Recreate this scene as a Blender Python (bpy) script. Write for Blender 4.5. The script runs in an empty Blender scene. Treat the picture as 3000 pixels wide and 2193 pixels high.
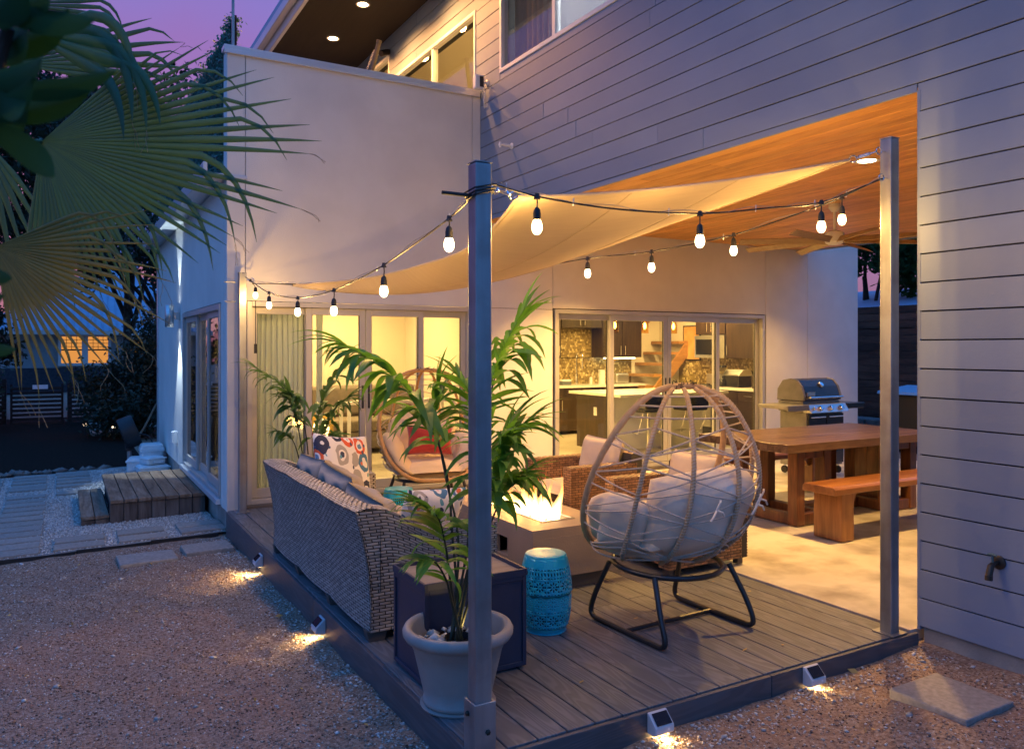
import bpy, bmesh, math, random
import numpy as np
from mathutils import Vector, Matrix, geometry
random.seed(7); rng = np.random.default_rng(7)
PI = math.pi; R = math.radians
sc = bpy.context.scene
col = sc.collection

# ---------------------------------------------------------------- camera, sky, sun, exposure
cam_d = bpy.data.cameras.new('camera'); cam = bpy.data.objects.new('camera', cam_d); col.objects.link(cam)
cam.location = (0, 0, 1.6); cam.rotation_euler = (PI/2, 0, -R(29.76))
cam_d.sensor_width = 36; cam_d.lens = 27.72; cam_d.shift_y = -0.0257
cam_d.clip_start = 0.05; cam_d.clip_end = 500
cam_d.dof.use_dof = True; cam_d.dof.focus_distance = 5.0; cam_d.dof.aperture_fstop = 8.0
sc.camera = cam

world = bpy.data.worlds.new('World'); sc.world = world; world.use_nodes = True
wn = world.node_tree; wn.nodes.clear()
def wnode(t, **k):
    n = wn.nodes.new(t)
    for a, b in k.items(): setattr(n, a, b)
    return n
wo = wnode('ShaderNodeOutputWorld'); wb = wnode('ShaderNodeBackground')
tc = wnode('ShaderNodeTexCoord'); sp = wnode('ShaderNodeSeparateXYZ')
ramp = wnode('ShaderNodeValToRGB')
sky = wnode('ShaderNodeTexSky', sky_type='NISHITA'); sky.sun_disc = False
sky.sun_elevation = R(-3.0); sky.sun_rotation = R(0)
wn.links.new(tc.outputs['Generated'], sp.inputs[0])
nz = wnode('ShaderNodeTexNoise'); nz.inputs['Scale'].default_value = 2.2; nz.inputs['Detail'].default_value = 5
wn.links.new(tc.outputs['Generated'], nz.inputs['Vector'])
ma = wnode('ShaderNodeMath', operation='MULTIPLY_ADD'); ma.inputs[1].default_value = 0.22
wn.links.new(nz.outputs[0], ma.inputs[0]); 
sub = wnode('ShaderNodeMath', operation='SUBTRACT'); sub.inputs[1].default_value = 0.11
wn.links.new(sp.outputs[2], ma.inputs[2]); wn.links.new(ma.outputs[0], sub.inputs[0]); wn.links.new(sub.outputs[0], ramp.inputs[0])
def fill(r, stops):
    e = r.color_ramp.elements; e[0].position, e[0].color = stops[0][0], (*stops[0][1], 1); e[1].position, e[1].color = stops[-1][0], (*stops[-1][1], 1)
    for p_, c_ in stops[1:-1]:
        k_ = e.new(p_); k_.color = (*c_, 1)
fill(ramp, [(0, (.05,.085,.16)), (.14, (.095,.19,.42)), (.45, (.055,.265,.82)), (1, (.05,.265,.90))])
glow = wnode('ShaderNodeValToRGB'); wn.links.new(sub.outputs[0], glow.inputs[0])
fill(glow, [(0, (.24,.085,.15)), (.16, (.30,.10,.26)), (.33, (.215,.105,.34)), (.50, (.09,.16,.54)), (.8, (.04,.265,.80))])
dotn = wnode('ShaderNodeVectorMath', operation='DOT_PRODUCT'); dotn.inputs[1].default_value = (.05, .998, 0)   # towards the afterglow
wn.links.new(tc.outputs['Generated'], dotn.inputs[0])
mrw = wnode('ShaderNodeMapRange', interpolation_type='SMOOTHSTEP'); mrw.inputs['From Min'].default_value = .1; mrw.inputs['From Max'].default_value = .85
wn.links.new(dotn.outputs['Value'], mrw.inputs[0])
skm = wnode('ShaderNodeMixRGB'); wn.links.new(mrw.outputs[0], skm.inputs[0]); wn.links.new(ramp.outputs[0], skm.inputs[1]); wn.links.new(glow.outputs[0], skm.inputs[2])
addn = wnode('ShaderNodeMixRGB', blend_type='ADD'); addn.inputs[0].default_value = 0.15
wn.links.new(skm.outputs[0], addn.inputs[1]); wn.links.new(sky.outputs[0], addn.inputs[2])
wn.links.new(addn.outputs[0], wb.inputs[0]); wb.inputs[1].default_value = 1.0
wn.links.new(wb.outputs[0], wo.inputs[0])

sun_d = bpy.data.lights.new('dusk_sun', 'SUN'); sun = bpy.data.objects.new('dusk_sun', sun_d); col.objects.link(sun)
sun_d.energy = 0.06; sun_d.angle = R(30); sun_d.color = (1.0, 0.55, 0.60)
sun.rotation_euler = (R(80), 0, R(177))

sc.view_settings.view_transform = 'Standard'; sc.view_settings.look = 'None'
sc.view_settings.gamma = 1.0; sc.view_settings.exposure = 0.46; sc.view_settings.use_curve_mapping = False
sc.cycles.use_denoising = True
sc.cycles.use_adaptive_sampling = True; sc.cycles.adaptive_threshold = .02
sc.cycles.max_bounces = 6; sc.cycles.diffuse_bounces = 3; sc.cycles.glossy_bounces = 3
sc.cycles.transparent_max_bounces = 12; sc.cycles.transmission_bounces = 4
sc.cycles.sample_clamp_indirect = 4.0
sc.cycles.use_light_tree = True
sc.cycles.caustics_reflective = False; sc.cycles.caustics_refractive = False

# ---------------------------------------------------------------- mesh helpers
ORG = {}
def origin(o):
    return ORG.get(o.name, Vector((0, 0, 0))) if o else Vector((0, 0, 0))
def tag(o, label=None, cat=None, group=None, kind=None):
    if label: o['label'] = label
    if cat: o['category'] = cat
    if group: o['group'] = group
    if kind: o['kind'] = kind
    return o
def thing(name, label, cat, loc=(0, 0, 0), rz=0, group=None):
    o = bpy.data.objects.new(name, None); col.objects.link(o)
    o.location = loc; o.rotation_euler = (0, 0, rz); o.empty_display_size = .1
    ORG[o.name] = Vector(loc)
    return tag(o, label, cat, group)

class MB:
    """collects geometry and links it as one mesh object"""
    def __init__(s): s.v = []; s.f = []
    def add(s, vs, fs):
        n = len(s.v); s.v += [tuple(p) for p in vs]; s.f += [tuple(i+n for i in f) for f in fs]; return s
    def box(s, x0, x1, y0, y1, z0, z1):
        x0, x1 = min(x0, x1), max(x0, x1); y0, y1 = min(y0, y1), max(y0, y1); z0, z1 = min(z0, z1), max(z0, z1)
        return s.add([(x0,y0,z0),(x1,y0,z0),(x1,y1,z0),(x0,y1,z0),(x0,y0,z1),(x1,y0,z1),(x1,y1,z1),(x0,y1,z1)],
                     [(3,2,1,0),(4,5,6,7),(0,1,5,4),(1,2,6,5),(2,3,7,6),(3,0,4,7)])
    def obox(s, c, size, m=None):
        m = m or Matrix.Identity(3); c = Vector(c); h = [q/2 for q in size]
        vs = [c + m @ Vector((a*h[0], b*h[1], d*h[2])) for d in (-1,1) for a, b in ((-1,-1),(1,-1),(1,1),(-1,1))]
        return s.add(vs, [(3,2,1,0),(4,5,6,7),(0,1,5,4),(1,2,6,5),(2,3,7,6),(3,0,4,7)])
    def tube(s, pts, r, n=8, closed=False, caps=True):
        pts = [Vector(p) for p in pts]; m = len(pts)
        rr = r if isinstance(r, (list, tuple)) else [r]*m
        rings = []; up = None
        for i, p in enumerate(pts):
            a = pts[(i-1) % m] if (closed or i) else pts[i]
            b = pts[(i+1) % m] if (closed or i < m-1) else pts[i]
            t = (b-a); t = t.normalized() if t.length > 1e-9 else Vector((0,0,1))
            if up is None:
                up = Vector((0,0,1)) if abs(t.z) < .9 else Vector((1,0,0))
            x = up - t*up.dot(t)
            x = x.normalized() if x.length > 1e-6 else t.orthogonal().normalized()
            up = x; y = t.cross(x)
            rings.append([p + (x*math.cos(2*PI*k/n) + y*math.sin(2*PI*k/n))*rr[i] for k in range(n)])
        vs = [q for ring in rings for q in ring]; fs = []
        for i in range(m if closed else m-1):
            j = (i+1) % m
            for k in range(n):
                l = (k+1) % n
                fs.append((i*n+k, i*n+l, j*n+l, j*n+k))
        if caps and not closed:
            fs.append(tuple(range(n))[::-1]); fs.append(tuple((m-1)*n+k for k in range(n)))
        return s.add(vs, fs)
    def lathe(s, prof, c=(0,0,0), n=32, cap=True):
        vs = []; fs = []; c = Vector(c)
        for r, z in prof:
            for k in range(n):
                a = 2*PI*k/n; vs.append(c + Vector((r*math.cos(a), r*math.sin(a), z)))
        for i in range(len(prof)-1):
            for k in range(n):
                l = (k+1) % n; fs.append((i*n+k, i*n+l, (i+1)*n+l, (i+1)*n+k))
        if cap:
            fs.append(tuple(range(n))[::-1]); q = (len(prof)-1)*n; fs.append(tuple(q+k for k in range(n)))
        return s.add(vs, fs)
    def grid(s, fn, nu, nv, flip=False):
        vs = [fn(i/nu, j/nv) for j in range(nv+1) for i in range(nu+1)]
        fs = []
        for j in range(nv):
            for i in range(nu):
                a = j*(nu+1)+i; q = (a, a+1, a+nu+2, a+nu+1); fs.append(q[::-1] if flip else q)
        return s.add(vs, fs)
    def prism(s, poly, y0, y1, axis='y'):
        n = len(poly)
        def P(a, b, c): return {'y': (a, c, b), 'x': (c, a, b), 'z': (a, b, c)}[axis]
        vs = [P(a, b, y0) for a, b in poly] + [P(a, b, y1) for a, b in poly]
        fs = [tuple(range(n)), tuple(range(2*n-1, n-1, -1))] + [(i, i+n, (i+1) % n + n, (i+1) % n) for i in range(n)]
        return s.add(vs, fs)
    def xf(s, m, start=0):
        for i in range(start, len(s.v)): s.v[i] = tuple(m @ Vector(s.v[i]))
        return s
    def build(s, name, mat, parent=None, local=False, smooth=False, bevel=0, seg=2, sub=0, solid=0, kind=None, label=None, flat=35):
        o = origin(parent) if (parent and not local) else Vector((0,0,0))
        me = bpy.data.meshes.new(name)
        me.from_pydata([(p[0]-o.x, p[1]-o.y, p[2]-o.z) for p in s.v], [], s.f)
        bm = bmesh.new(); bm.from_mesh(me); bmesh.ops.recalc_face_normals(bm, faces=bm.faces); bm.to_mesh(me); bm.free()
        return link(name, me, mat, parent, smooth, bevel, seg, sub, solid, kind, label, flat)
def link(name, me, mat, parent=None, smooth=False, bevel=0, seg=2, sub=0, solid=0, kind=None, label=None, flat=35):
    if mat is not None and len(me.materials) == 0: me.materials.append(mat)
    ob = bpy.data.objects.new(name, me); col.objects.link(ob)
    if parent: ob.parent = parent; ORG[ob.name] = origin(parent)
    if solid:
        q = ob.modifiers.new('solid', 'SOLIDIFY'); q.thickness = solid; q.offset = 0
    if bevel:
        q = ob.modifiers.new('bevel', 'BEVEL'); q.width = bevel; q.segments = seg; q.limit_method = 'ANGLE'; q.angle_limit = R(40)
    if sub:
        q = ob.modifiers.new('sub', 'SUBSURF'); q.levels = sub; q.render_levels = sub
    if smooth:
        me.shade_smooth()
        if flat: me.set_sharp_from_angle(angle=R(flat))
    if kind: ob['kind'] = kind
    if label: ob['label'] = label
    return ob
def inst(name, src, parent, mw=None):
    o = src.copy(); o.name = name; col.objects.link(o); o.parent = parent
    ORG[o.name] = origin(parent)
    if mw is not None: o.matrix_local = mw
    return o
def fastmesh(name, verts, faces, k):
    """numpy verts (n,3), faces (m,k) -> mesh"""
    me = bpy.data.meshes.new(name); n = len(verts); m = len(faces)
    me.vertices.add(n); me.vertices.foreach_set('co', np.asarray(verts, dtype=np.float32).ravel())
    me.loops.add(m*k); me.loops.foreach_set('vertex_index', np.asarray(faces, dtype=np.int32).ravel())
    me.polygons.add(m); me.polygons.foreach_set('loop_start', np.arange(m, dtype=np.int32)*k)
    me.update(calc_edges=True); me.validate(); return me
def copy_tree(o, parent=None):
    c = o.copy(); col.objects.link(c); c.parent = parent
    for ch in o.children: copy_tree(ch, c)
    return c
def bez(a, b, c, n=12):
    a, b, c = Vector(a), Vector(b), Vector(c)
    return [a*(1-t)**2 + b*2*t*(1-t) + c*t*t for t in (i/n for i in range(n+1))]
def spline(pts, n=8):
    """Catmull-Rom through points"""
    P = [Vector(p) for p in pts]; P = [P[0]*2-P[1]] + P + [P[-1]*2-P[-2]]; out = []
    for i in range(1, len(P)-2):
        for k in range(n):
            t = k/n
            out.append(.5*((2*P[i]) + (P[i+1]-P[i-1])*t + (2*P[i-1]-5*P[i]+4*P[i+1]-P[i+2])*t*t + (3*P[i]-P[i-1]-3*P[i+1]+P[i+2])*t**3))
    out.append(P[-2]); return out
def pillow(w, h, t, p=4.0, n=14, pinch=.06, wav=0.0, ph=0.0):
    """puffy cushion centred on the origin: w along x, h along z, thickness t along y"""
    def pt(i, j, sgn):
        a = -1+2*i/n; b = -1+2*j/n
        a = math.copysign(abs(a)**.8, a); b = math.copysign(abs(b)**.8, b)
        th = max(0, (1-abs(a)**p)*(1-abs(b)**p))**.5
        k = 1 - pinch*(1-abs(b)**2)*(abs(a)**3); q = 1 - pinch*(1-abs(a)**2)*(abs(b)**3)
        dz = wav*math.sin(7*a+ph)*math.sin(6*b+2*ph)*th
        return (a*w/2*k, sgn*t/2*th + dz*t, b*h/2*q)
    m = MB(); vs = []; fs = []; N = n+1
    for sg in (-1, 1):
        for j in range(N):
            for i in range(N): vs.append(pt(i, j, sg))
    for j in range(n):
        for i in range(n):
            a = j*N+i; fs.append((a, a+1, a+N+1, a+N)); b = a+N*N; fs.append((b, b+N, b+N+1, b+1))
    m.add(vs, fs); return m
def weld(o, d=.0008):
    q = o.modifiers.new('weld', 'WELD'); q.merge_threshold = d; return o
def light(name, kind, loc, energy, color, parent=None, size=.05, spot=None, blend=.5, target=None):
    d = bpy.data.lights.new(name, kind); d.energy = energy; d.color = color
    if kind in ('POINT', 'SPOT'): d.shadow_soft_size = size
    if kind == 'SPOT': d.spot_size = R(spot); d.spot_blend = blend
    if kind == 'AREA': d.shape = 'DISK'; d.size = size
    o = bpy.data.objects.new(name, d); col.objects.link(o)
    if parent: o.parent = parent; o.location = Vector(loc)-origin(parent)
    else: o.location = loc
    if target is not None:
        o.rotation_euler = (Vector(target)-Vector(loc)).to_track_quat('-Z', 'Y').to_euler()
    return o

# ---------------------------------------------------------------- materials (procedural)
class N:
    def __init__(s, name):
        s.m = bpy.data.materials.new(name); s.m.use_nodes = True; s.t = s.m.node_tree
        s.b = s.t.nodes['Principled BSDF']; s.out = s.t.nodes['Material Output']
    def n(s, t, **k):
        q = s.t.nodes.new(t)
        for a, b in k.items(): setattr(q, a, b)
        return q
    def l(s, a, b): s.t.links.new(a, b)
def rampnode(q, c, stops):
    r = q.n('ShaderNodeValToRGB'); e = r.color_ramp.elements
    e[0].position, e[0].color = stops[0][0], (*stops[0][1], 1)
    e[1].position, e[1].color = stops[-1][0], (*stops[-1][1], 1)
    for p, cc in stops[1:-1]:
        k = e.new(p); k.color = (*cc, 1)
    q.l(c, r.inputs[0]); return r
def mat(name, c1, c2=None, scale=8, detail=6, rough=.6, metal=0, bump=0, bscale=None, stretch=(1,1,1), island=0, objr=0, spec=.5,
        coat=0, dirt=None, sheen=0, dist=0.0, stops=None, sub=0):
    q = N(name); b = q.b
    b.inputs['Roughness'].default_value = rough; b.inputs['Metallic'].default_value = metal
    b.inputs['Specular IOR Level'].default_value = spec; b.inputs['Coat Weight'].default_value = coat
    b.inputs['Sheen Weight'].default_value = sheen
    tcn = q.n('ShaderNodeTexCoord'); mp = q.n('ShaderNodeMapping'); mp.inputs['Scale'].default_value = stretch
    q.l(tcn.outputs['Object'], mp.inputs[0])
    vec = mp.outputs[0]
    if objr:
        oi = q.n('ShaderNodeObjectInfo'); cx = q.n('ShaderNodeCombineXYZ'); mu = q.n('ShaderNodeMath', operation='MULTIPLY'); mu.inputs[1].default_value = 37
        q.l(oi.outputs['Random'], mu.inputs[0])
        for k in range(3): q.l(mu.outputs[0], cx.inputs[k])
        va = q.n('ShaderNodeVectorMath', operation='ADD'); q.l(vec, va.inputs[0]); q.l(cx.outputs[0], va.inputs[1]); vec = va.outputs[0]
    nt = q.n('ShaderNodeTexNoise'); nt.inputs['Scale'].default_value = scale; nt.inputs['Detail'].default_value = detail
    nt.inputs['Distortion'].default_value = dist
    q.l(vec, nt.inputs['Vector'])
    if stops: r = rampnode(q, nt.outputs[0], stops)
    else: r = rampnode(q, nt.outputs[0], [(.3, c1), (.7, c2 or c1)])
    c = r.outputs[0]
    if island or objr:
        hs = q.n('ShaderNodeHueSaturation')
        mr = q.n('ShaderNodeMapRange')
        a = max(island, objr); mr.inputs['To Min'].default_value = 1-a; mr.inputs['To Max'].default_value = 1+a
        if island:
            g = q.n('ShaderNodeNewGeometry'); q.l(g.outputs['Random Per Island'], mr.inputs[0])
        else: q.l(oi.outputs['Random'], mr.inputs[0])
        q.l(mr.outputs[0], hs.inputs['Value']); q.l(c, hs.inputs['Color']); c = hs.outputs[0]
    if dirt:
        n2 = q.n('ShaderNodeTexNoise'); n2.inputs['Scale'].default_value = dirt[1]; n2.inputs['Detail'].default_value = 8
        q.l(tcn.outputs['Object'], n2.inputs['Vector'])
        r2 = rampnode(q, n2.outputs[0], [(.45, (0,0,0)), (.72, (1,1,1))])
        mm = q.n('ShaderNodeMath', operation='MULTIPLY'); mm.inputs[1].default_value = dirt[2]; q.l(r2.outputs[0], mm.inputs[0])
        mx = q.n('ShaderNodeMixRGB'); q.l(mm.outputs[0], mx.inputs[0]); q.l(c, mx.inputs[1]); mx.inputs[2].default_value = (*dirt[0], 1); c = mx.outputs[0]
    q.l(c, b.inputs['Base Color'])
    if bump:
        bn = q.n('ShaderNodeTexNoise'); bn.inputs['Scale'].default_value = bscale or scale*4; bn.inputs['Detail'].default_value = 4
        q.l(vec, bn.inputs['Vector'])
        bp = q.n('ShaderNodeBump'); bp.inputs['Strength'].default_value = bump; bp.inputs['Distance'].default_value = .01
        q.l(bn.outputs[0], bp.inputs['Height']); q.l(bp.outputs[0], b.inputs['Normal'])
    return q.m
def emis(name, c, s):
    q = N(name); e = q.n('ShaderNodeEmission'); e.inputs[0].default_value = (*c, 1); e.inputs[1].default_value = s
    q.l(e.outputs[0], q.out.inputs[0]); return q.m
def glassmat(name, tint=(.95,.97,.96), refl=1.0, rough=.0, base=.03):
    q = N(name); tr = q.n('ShaderNodeBsdfTransparent'); tr.inputs[0].default_value = (*tint, 1)
    gl = q.n('ShaderNodeBsdfGlossy'); gl.inputs['Roughness'].default_value = rough
    lwf = q.n('ShaderNodeLayerWeight'); lwf.inputs[0].default_value = .5
    lw = q.n('ShaderNodeMath', operation='POWER'); lw.inputs[1].default_value = 4.5; q.l(lwf.outputs['Facing'], lw.inputs[0])
    ad = q.n('ShaderNodeMath', operation='MULTIPLY_ADD'); ad.inputs[1].default_value = refl; ad.inputs[2].default_value = base
    ad.use_clamp = True
    q.l(lw.outputs[0], ad.inputs[0])
    mx = q.n('ShaderNodeMixShader'); q.l(ad.outputs[0], mx.inputs[0]); q.l(tr.outputs[0], mx.inputs[1]); q.l(gl.outputs[0], mx.inputs[2])
    q.l(mx.outputs[0], q.out.inputs[0]); return q.m
def woodgrain(name, c1, c2, axis='y', rough=.55, scale=3.0, strength=.25, objr=.15, fine=22, coat=0, c3=None):
    """wood with grain along one axis"""
    q = N(name); b = q.b; b.inputs['Roughness'].default_value = rough; b.inputs['Coat Weight'].default_value = coat
    tcn = q.n('ShaderNodeTexCoord'); mp = q.n('ShaderNodeMapping')
    st = {'x': (.12,1,1), 'y': (1,.12,1), 'z': (1,1,.12)}[axis]; mp.inputs['Scale'].default_value = st
    oi = q.n('ShaderNodeObjectInfo'); mu = q.n('ShaderNodeMath', operation='MULTIPLY'); mu.inputs[1].default_value = 53
    cx = q.n('ShaderNodeCombineXYZ'); q.l(oi.outputs['Random'], mu.inputs[0])
    for k in range(3): q.l(mu.outputs[0], cx.inputs[k])
    va = q.n('ShaderNodeVectorMath', operation='ADD'); q.l(tcn.outputs['Object'], va.inputs[0]); q.l(cx.outputs[0], va.inputs[1]); q.l(va.outputs[0], mp.inputs[0])
    n1 = q.n('ShaderNodeTexNoise'); n1.inputs['Scale'].default_value = scale*4; n1.inputs['Detail'].default_value = 5; n1.inputs['Distortion'].default_value = .6
    n2 = q.n('ShaderNodeTexNoise'); n2.inputs['Scale'].default_value = scale*fine; n2.inputs['Detail'].default_value = 3
    q.l(mp.outputs[0], n1.inputs['Vector']); q.l(mp.outputs[0], n2.inputs['Vector'])
    ad = q.n('ShaderNodeMath', operation='MULTIPLY_ADD'); ad.inputs[1].default_value = .45
    q.l(n2.outputs[0], ad.inputs[0]); q.l(n1.outputs[0], ad.inputs[2])
    sb = q.n('ShaderNodeMath', operation='SUBTRACT'); sb.inputs[1].default_value = .22; q.l(ad.outputs[0], sb.inputs[0])
    st2 = [(.32, c1), (.68, c2)] if c3 is None else [(.28, c1), (.5, c2), (.72, c3)]
    r = rampnode(q, sb.outputs[0], st2)
    hs = q.n('ShaderNodeHueSaturation'); mr = q.n('ShaderNodeMapRange'); mr.inputs['To Min'].default_value = 1-objr; mr.inputs['To Max'].default_value = 1+objr
    q.l(oi.outputs['Random'], mr.inputs[0]); q.l(mr.outputs[0], hs.inputs['Value']); q.l(r.outputs[0], hs.inputs['Color'])
    q.l(hs.outputs[0], b.inputs['Base Color'])
    bp = q.n('ShaderNodeBump'); bp.inputs['Strength'].default_value = strength; bp.inputs['Distance'].default_value = .004
    q.l(sb.outputs[0], bp.inputs['Height']); q.l(bp.outputs[0], b.inputs['Normal'])
    return q.m
def deckmat(name, c1, c2, along='y', bmp=.35):
    """composite decking with an embossed cathedral grain along y"""
    q = N(name); b = q.b; b.inputs['Roughness'].default_value = .5
    tcn = q.n('ShaderNodeTexCoord'); oi = q.n('ShaderNodeObjectInfo')
    mu = q.n('ShaderNodeMath', operation='MULTIPLY'); mu.inputs[1].default_value = 61; q.l(oi.outputs['Random'], mu.inputs[0])
    cx = q.n('ShaderNodeCombineXYZ'); q.l(mu.outputs[0], cx.inputs[1])
    va = q.n('ShaderNodeVectorMath', operation='ADD'); q.l(tcn.outputs['Object'], va.inputs[0]); q.l(cx.outputs[0], va.inputs[1])
    mp = q.n('ShaderNodeMapping'); mp.inputs['Scale'].default_value = (7.0, .9, 7.0) if along == 'y' else (.9, 7.0, 7.0); q.l(va.outputs[0], mp.inputs[0])
    nn = q.n('ShaderNodeTexNoise'); nn.inputs['Scale'].default_value = 1.0; nn.inputs['Detail'].default_value = 1.5; q.l(mp.outputs[0], nn.inputs['Vector'])
    mm = q.n('ShaderNodeMath', operation='MULTIPLY'); mm.inputs[1].default_value = 95; q.l(nn.outputs[0], mm.inputs[0])
    sn = q.n('ShaderNodeMath', operation='SINE'); q.l(mm.outputs[0], sn.inputs[0])
    r = rampnode(q, sn.outputs[0], [(.0, c1), (.8, c2)])
    n2 = q.n('ShaderNodeTexNoise'); n2.inputs['Scale'].default_value = 2.2; n2.inputs['Detail'].default_value = 7; q.l(va.outputs[0], n2.inputs['Vector'])
    mr = q.n('ShaderNodeMapRange'); mr.inputs['From Min'].default_value = .3; mr.inputs['From Max'].default_value = .7; mr.inputs['To Min'].default_value = .84; mr.inputs['To Max'].default_value = 1.14
    q.l(n2.outputs[0], mr.inputs[0])
    hs = q.n('ShaderNodeHueSaturation'); q.l(mr.outputs[0], hs.inputs['Value']); q.l(r.outputs[0], hs.inputs['Color']); q.l(hs.outputs[0], b.inputs['Base Color'])
    bp = q.n('ShaderNodeBump'); bp.inputs['Strength'].default_value = bmp; bp.inputs['Distance'].default_value = .002
    q.l(sn.outputs[0], bp.inputs['Height']); q.l(bp.outputs[0], b.inputs['Normal'])
    return q.m
def leafmat(name, c1, c2, rough=.45, trans=.35, tc=None):
    q = N(name); b = q.b; b.inputs['Roughness'].default_value = rough
    g = q.n('ShaderNodeNewGeometry'); oi = q.n('ShaderNodeObjectInfo')
    ad = q.n('ShaderNodeMath', operation='ADD'); q.l(g.outputs['Random Per Island'], ad.inputs[0]); q.l(oi.outputs['Random'], ad.inputs[1])
    fr = q.n('ShaderNodeMath', operation='FRACT'); q.l(ad.outputs[0], fr.inputs[0])
    r = rampnode(q, fr.outputs[0], [(0, c1), (1, c2)]); q.l(r.outputs[0], b.inputs['Base Color'])
    tl = q.n('ShaderNodeBsdfTranslucent'); tl.inputs[0].default_value = (*(tc or tuple(min(1, x*1.5) for x in c2)), 1)
    mx = q.n('ShaderNodeMixShader'); mx.inputs[0].default_value = trans
    q.l(b.outputs[0], mx.inputs[1]); q.l(tl.outputs[0], mx.inputs[2]); q.l(mx.outputs[0], q.out.inputs[0])
    return q.m
def stonemat(name, stops, rough=.85):
    q = N(name); q.b.inputs['Roughness'].default_value = rough
    g = q.n('ShaderNodeNewGeometry'); r = rampnode(q, g.outputs['Random Per Island'], stops); q.l(r.outputs[0], q.b.inputs['Base Color']); return q.m

M = {}
M['siding'] = mat('siding_paint', (.20,.252,.348), (.226,.282,.385), scale=1.2, rough=.55, objr=.075, bump=.10, bscale=45, dirt=((.19,.215,.28), 1.6, .25))
M['joint'] = mat('dark_joint', (.02,.02,.022), rough=.9)
M['stucco'] = mat('white_stucco', (.70,.67,.62), (.76,.73,.68), scale=2.2, rough=.9, bump=.3, bscale=95, dirt=((.60,.57,.53), 1.7, .5), dist=.5)
M['flashing'] = mat('grey_flashing', (.58,.60,.62), (.64,.66,.68), scale=2, rough=.35, metal=.3, bump=.02)
M['soffit'] = woodgrain('dark_soffit', (.006,.0045,.004), (.013,.009,.007), 'y', rough=.9)
M['concrete_wall'] = mat('stem_wall_concrete', (.26,.24,.22), (.38,.36,.33), scale=5, rough=.9, bump=.4, bscale=70, dirt=((.17,.14,.12), 3, .5))
M['slab'] = mat('patio_concrete', (.44,.40,.35), (.56,.52,.46), scale=1.7, rough=.42, bump=.05, bscale=40, dirt=((.19,.16,.13), 3.1, .8), dist=1.2)
M['cedar'] = woodgrain('cedar_boards', (.48,.20,.04), (.68,.33,.075), 'y', rough=.45, scale=2.6, strength=.15, objr=.14, c3=(.76,.40,.11))
M['alu'] = mat('door_aluminium', (.50,.48,.46), (.55,.53,.51), scale=3, rough=.4, metal=.35)
M['alu_dark'] = mat('dark_seal', (.03,.03,.03), rough=.5)
M['sill'] = mat('bronze_sill', (.12,.10,.085), (.16,.135,.115), scale=4, rough=.5)
M['vinyl'] = mat('white_vinyl', (.72,.73,.74), (.78,.79,.80), scale=3, rough=.4)
M['glass'] = glassmat('door_glass', (.96,.97,.95))
M['glass_dark'] = glassmat('side_glass', (.35,.38,.40), 1.0, 0, .05)
M['screen'] = glassmat('window_glass', (.90,.90,.87), 1.0, .02, .08)
M['deck'] = deckmat('grey_composite_deck', (.122,.125,.132), (.168,.170,.178), 'y', .22)
M['deck_edge'] = deckmat('deck_fascia', (.085,.083,.088), (.105,.102,.106), 'y', .12)
M['deck_edge_x'] = deckmat('deck_fascia_front', (.085,.083,.088), (.105,.102,.106), 'x', .12)
M['galv'] = mat('galvanised_steel', (.26,.27,.28), (.44,.45,.46), scale=3.0, rough=.45, metal=.8, stretch=(4,4,.4), bump=.08, dirt=((.20,.17,.15), 6, .6))
M['black_metal'] = mat('black_steel', (.012,.012,.013), (.02,.02,.021), rough=.38, scale=20, spec=.6)
M['chrome'] = mat('polished_steel', (.75,.75,.76), (.82,.82,.83), rough=.15, metal=1, scale=5)
M['steel'] = mat('brushed_steel', (.55,.54,.52), (.65,.64,.62), rough=.32, metal=.9, scale=8, stretch=(1,1,12))
M['cable'] = mat('black_rubber', (.015,.015,.016), rough=.55)
M['wire'] = mat('steel_wire', (.5,.5,.5), rough=.35, metal=.9)
M['white_plastic'] = mat('white_plastic', (.74,.75,.76), (.78,.79,.80), rough=.35)
M['grey_plastic'] = mat('silver_plastic', (.52,.54,.57), (.56,.58,.61), rough=.35)
M['solar'] = mat('solar_cell', (.008,.010,.018), (.014,.016,.028), rough=.18, scale=40, spec=.6)
def sailmat():
    q = N('sand_shade_cloth'); b = q.b; b.inputs['Roughness'].default_value = .9
    tcn = q.n('ShaderNodeTexCoord'); nt = q.n('ShaderNodeTexNoise'); nt.inputs['Scale'].default_value = 3; nt.inputs['Detail'].default_value = 8
    mp = q.n('ShaderNodeMapping'); mp.inputs['Scale'].default_value = (1, 14, 1); q.l(tcn.outputs['Object'], mp.inputs[0]); q.l(mp.outputs[0], nt.inputs['Vector'])
    r = rampnode(q, nt.outputs[0], [(.3, (.62,.49,.33)), (.7, (.69,.56,.39))]); q.l(r.outputs[0], b.inputs['Base Color'])
    wv = q.n('ShaderNodeTexWave'); wv.inputs['Scale'].default_value = 120; q.l(tcn.outputs['Object'], wv.inputs['Vector'])
    bp = q.n('ShaderNodeBump'); bp.inputs['Strength'].default_value = .15; bp.inputs['Distance'].default_value = .002; q.l(wv.outputs[0], bp.inputs['Height']); q.l(bp.outputs[0], b.inputs['Normal'])
    tl = q.n('ShaderNodeBsdfTranslucent'); tl.inputs[0].default_value = (.72,.58,.40,1)
    mx = q.n('ShaderNodeMixShader'); mx.inputs[0].default_value = .3; q.l(b.outputs[0], mx.inputs[1]); q.l(tl.outputs[0], mx.inputs[2]); q.l(mx.outputs[0], q.out.inputs[0]); return q.m
M['sail'] = sailmat()
M['down'] = emis('downlight_glow', (1.0,.74,.40), 28)
M['lampglow'] = emis('solar_lamp_glow', (1.0,.70,.32), 24)
M['coolglow'] = emis('sconce_glow', (.80,.93,1.0), 18)
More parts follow.
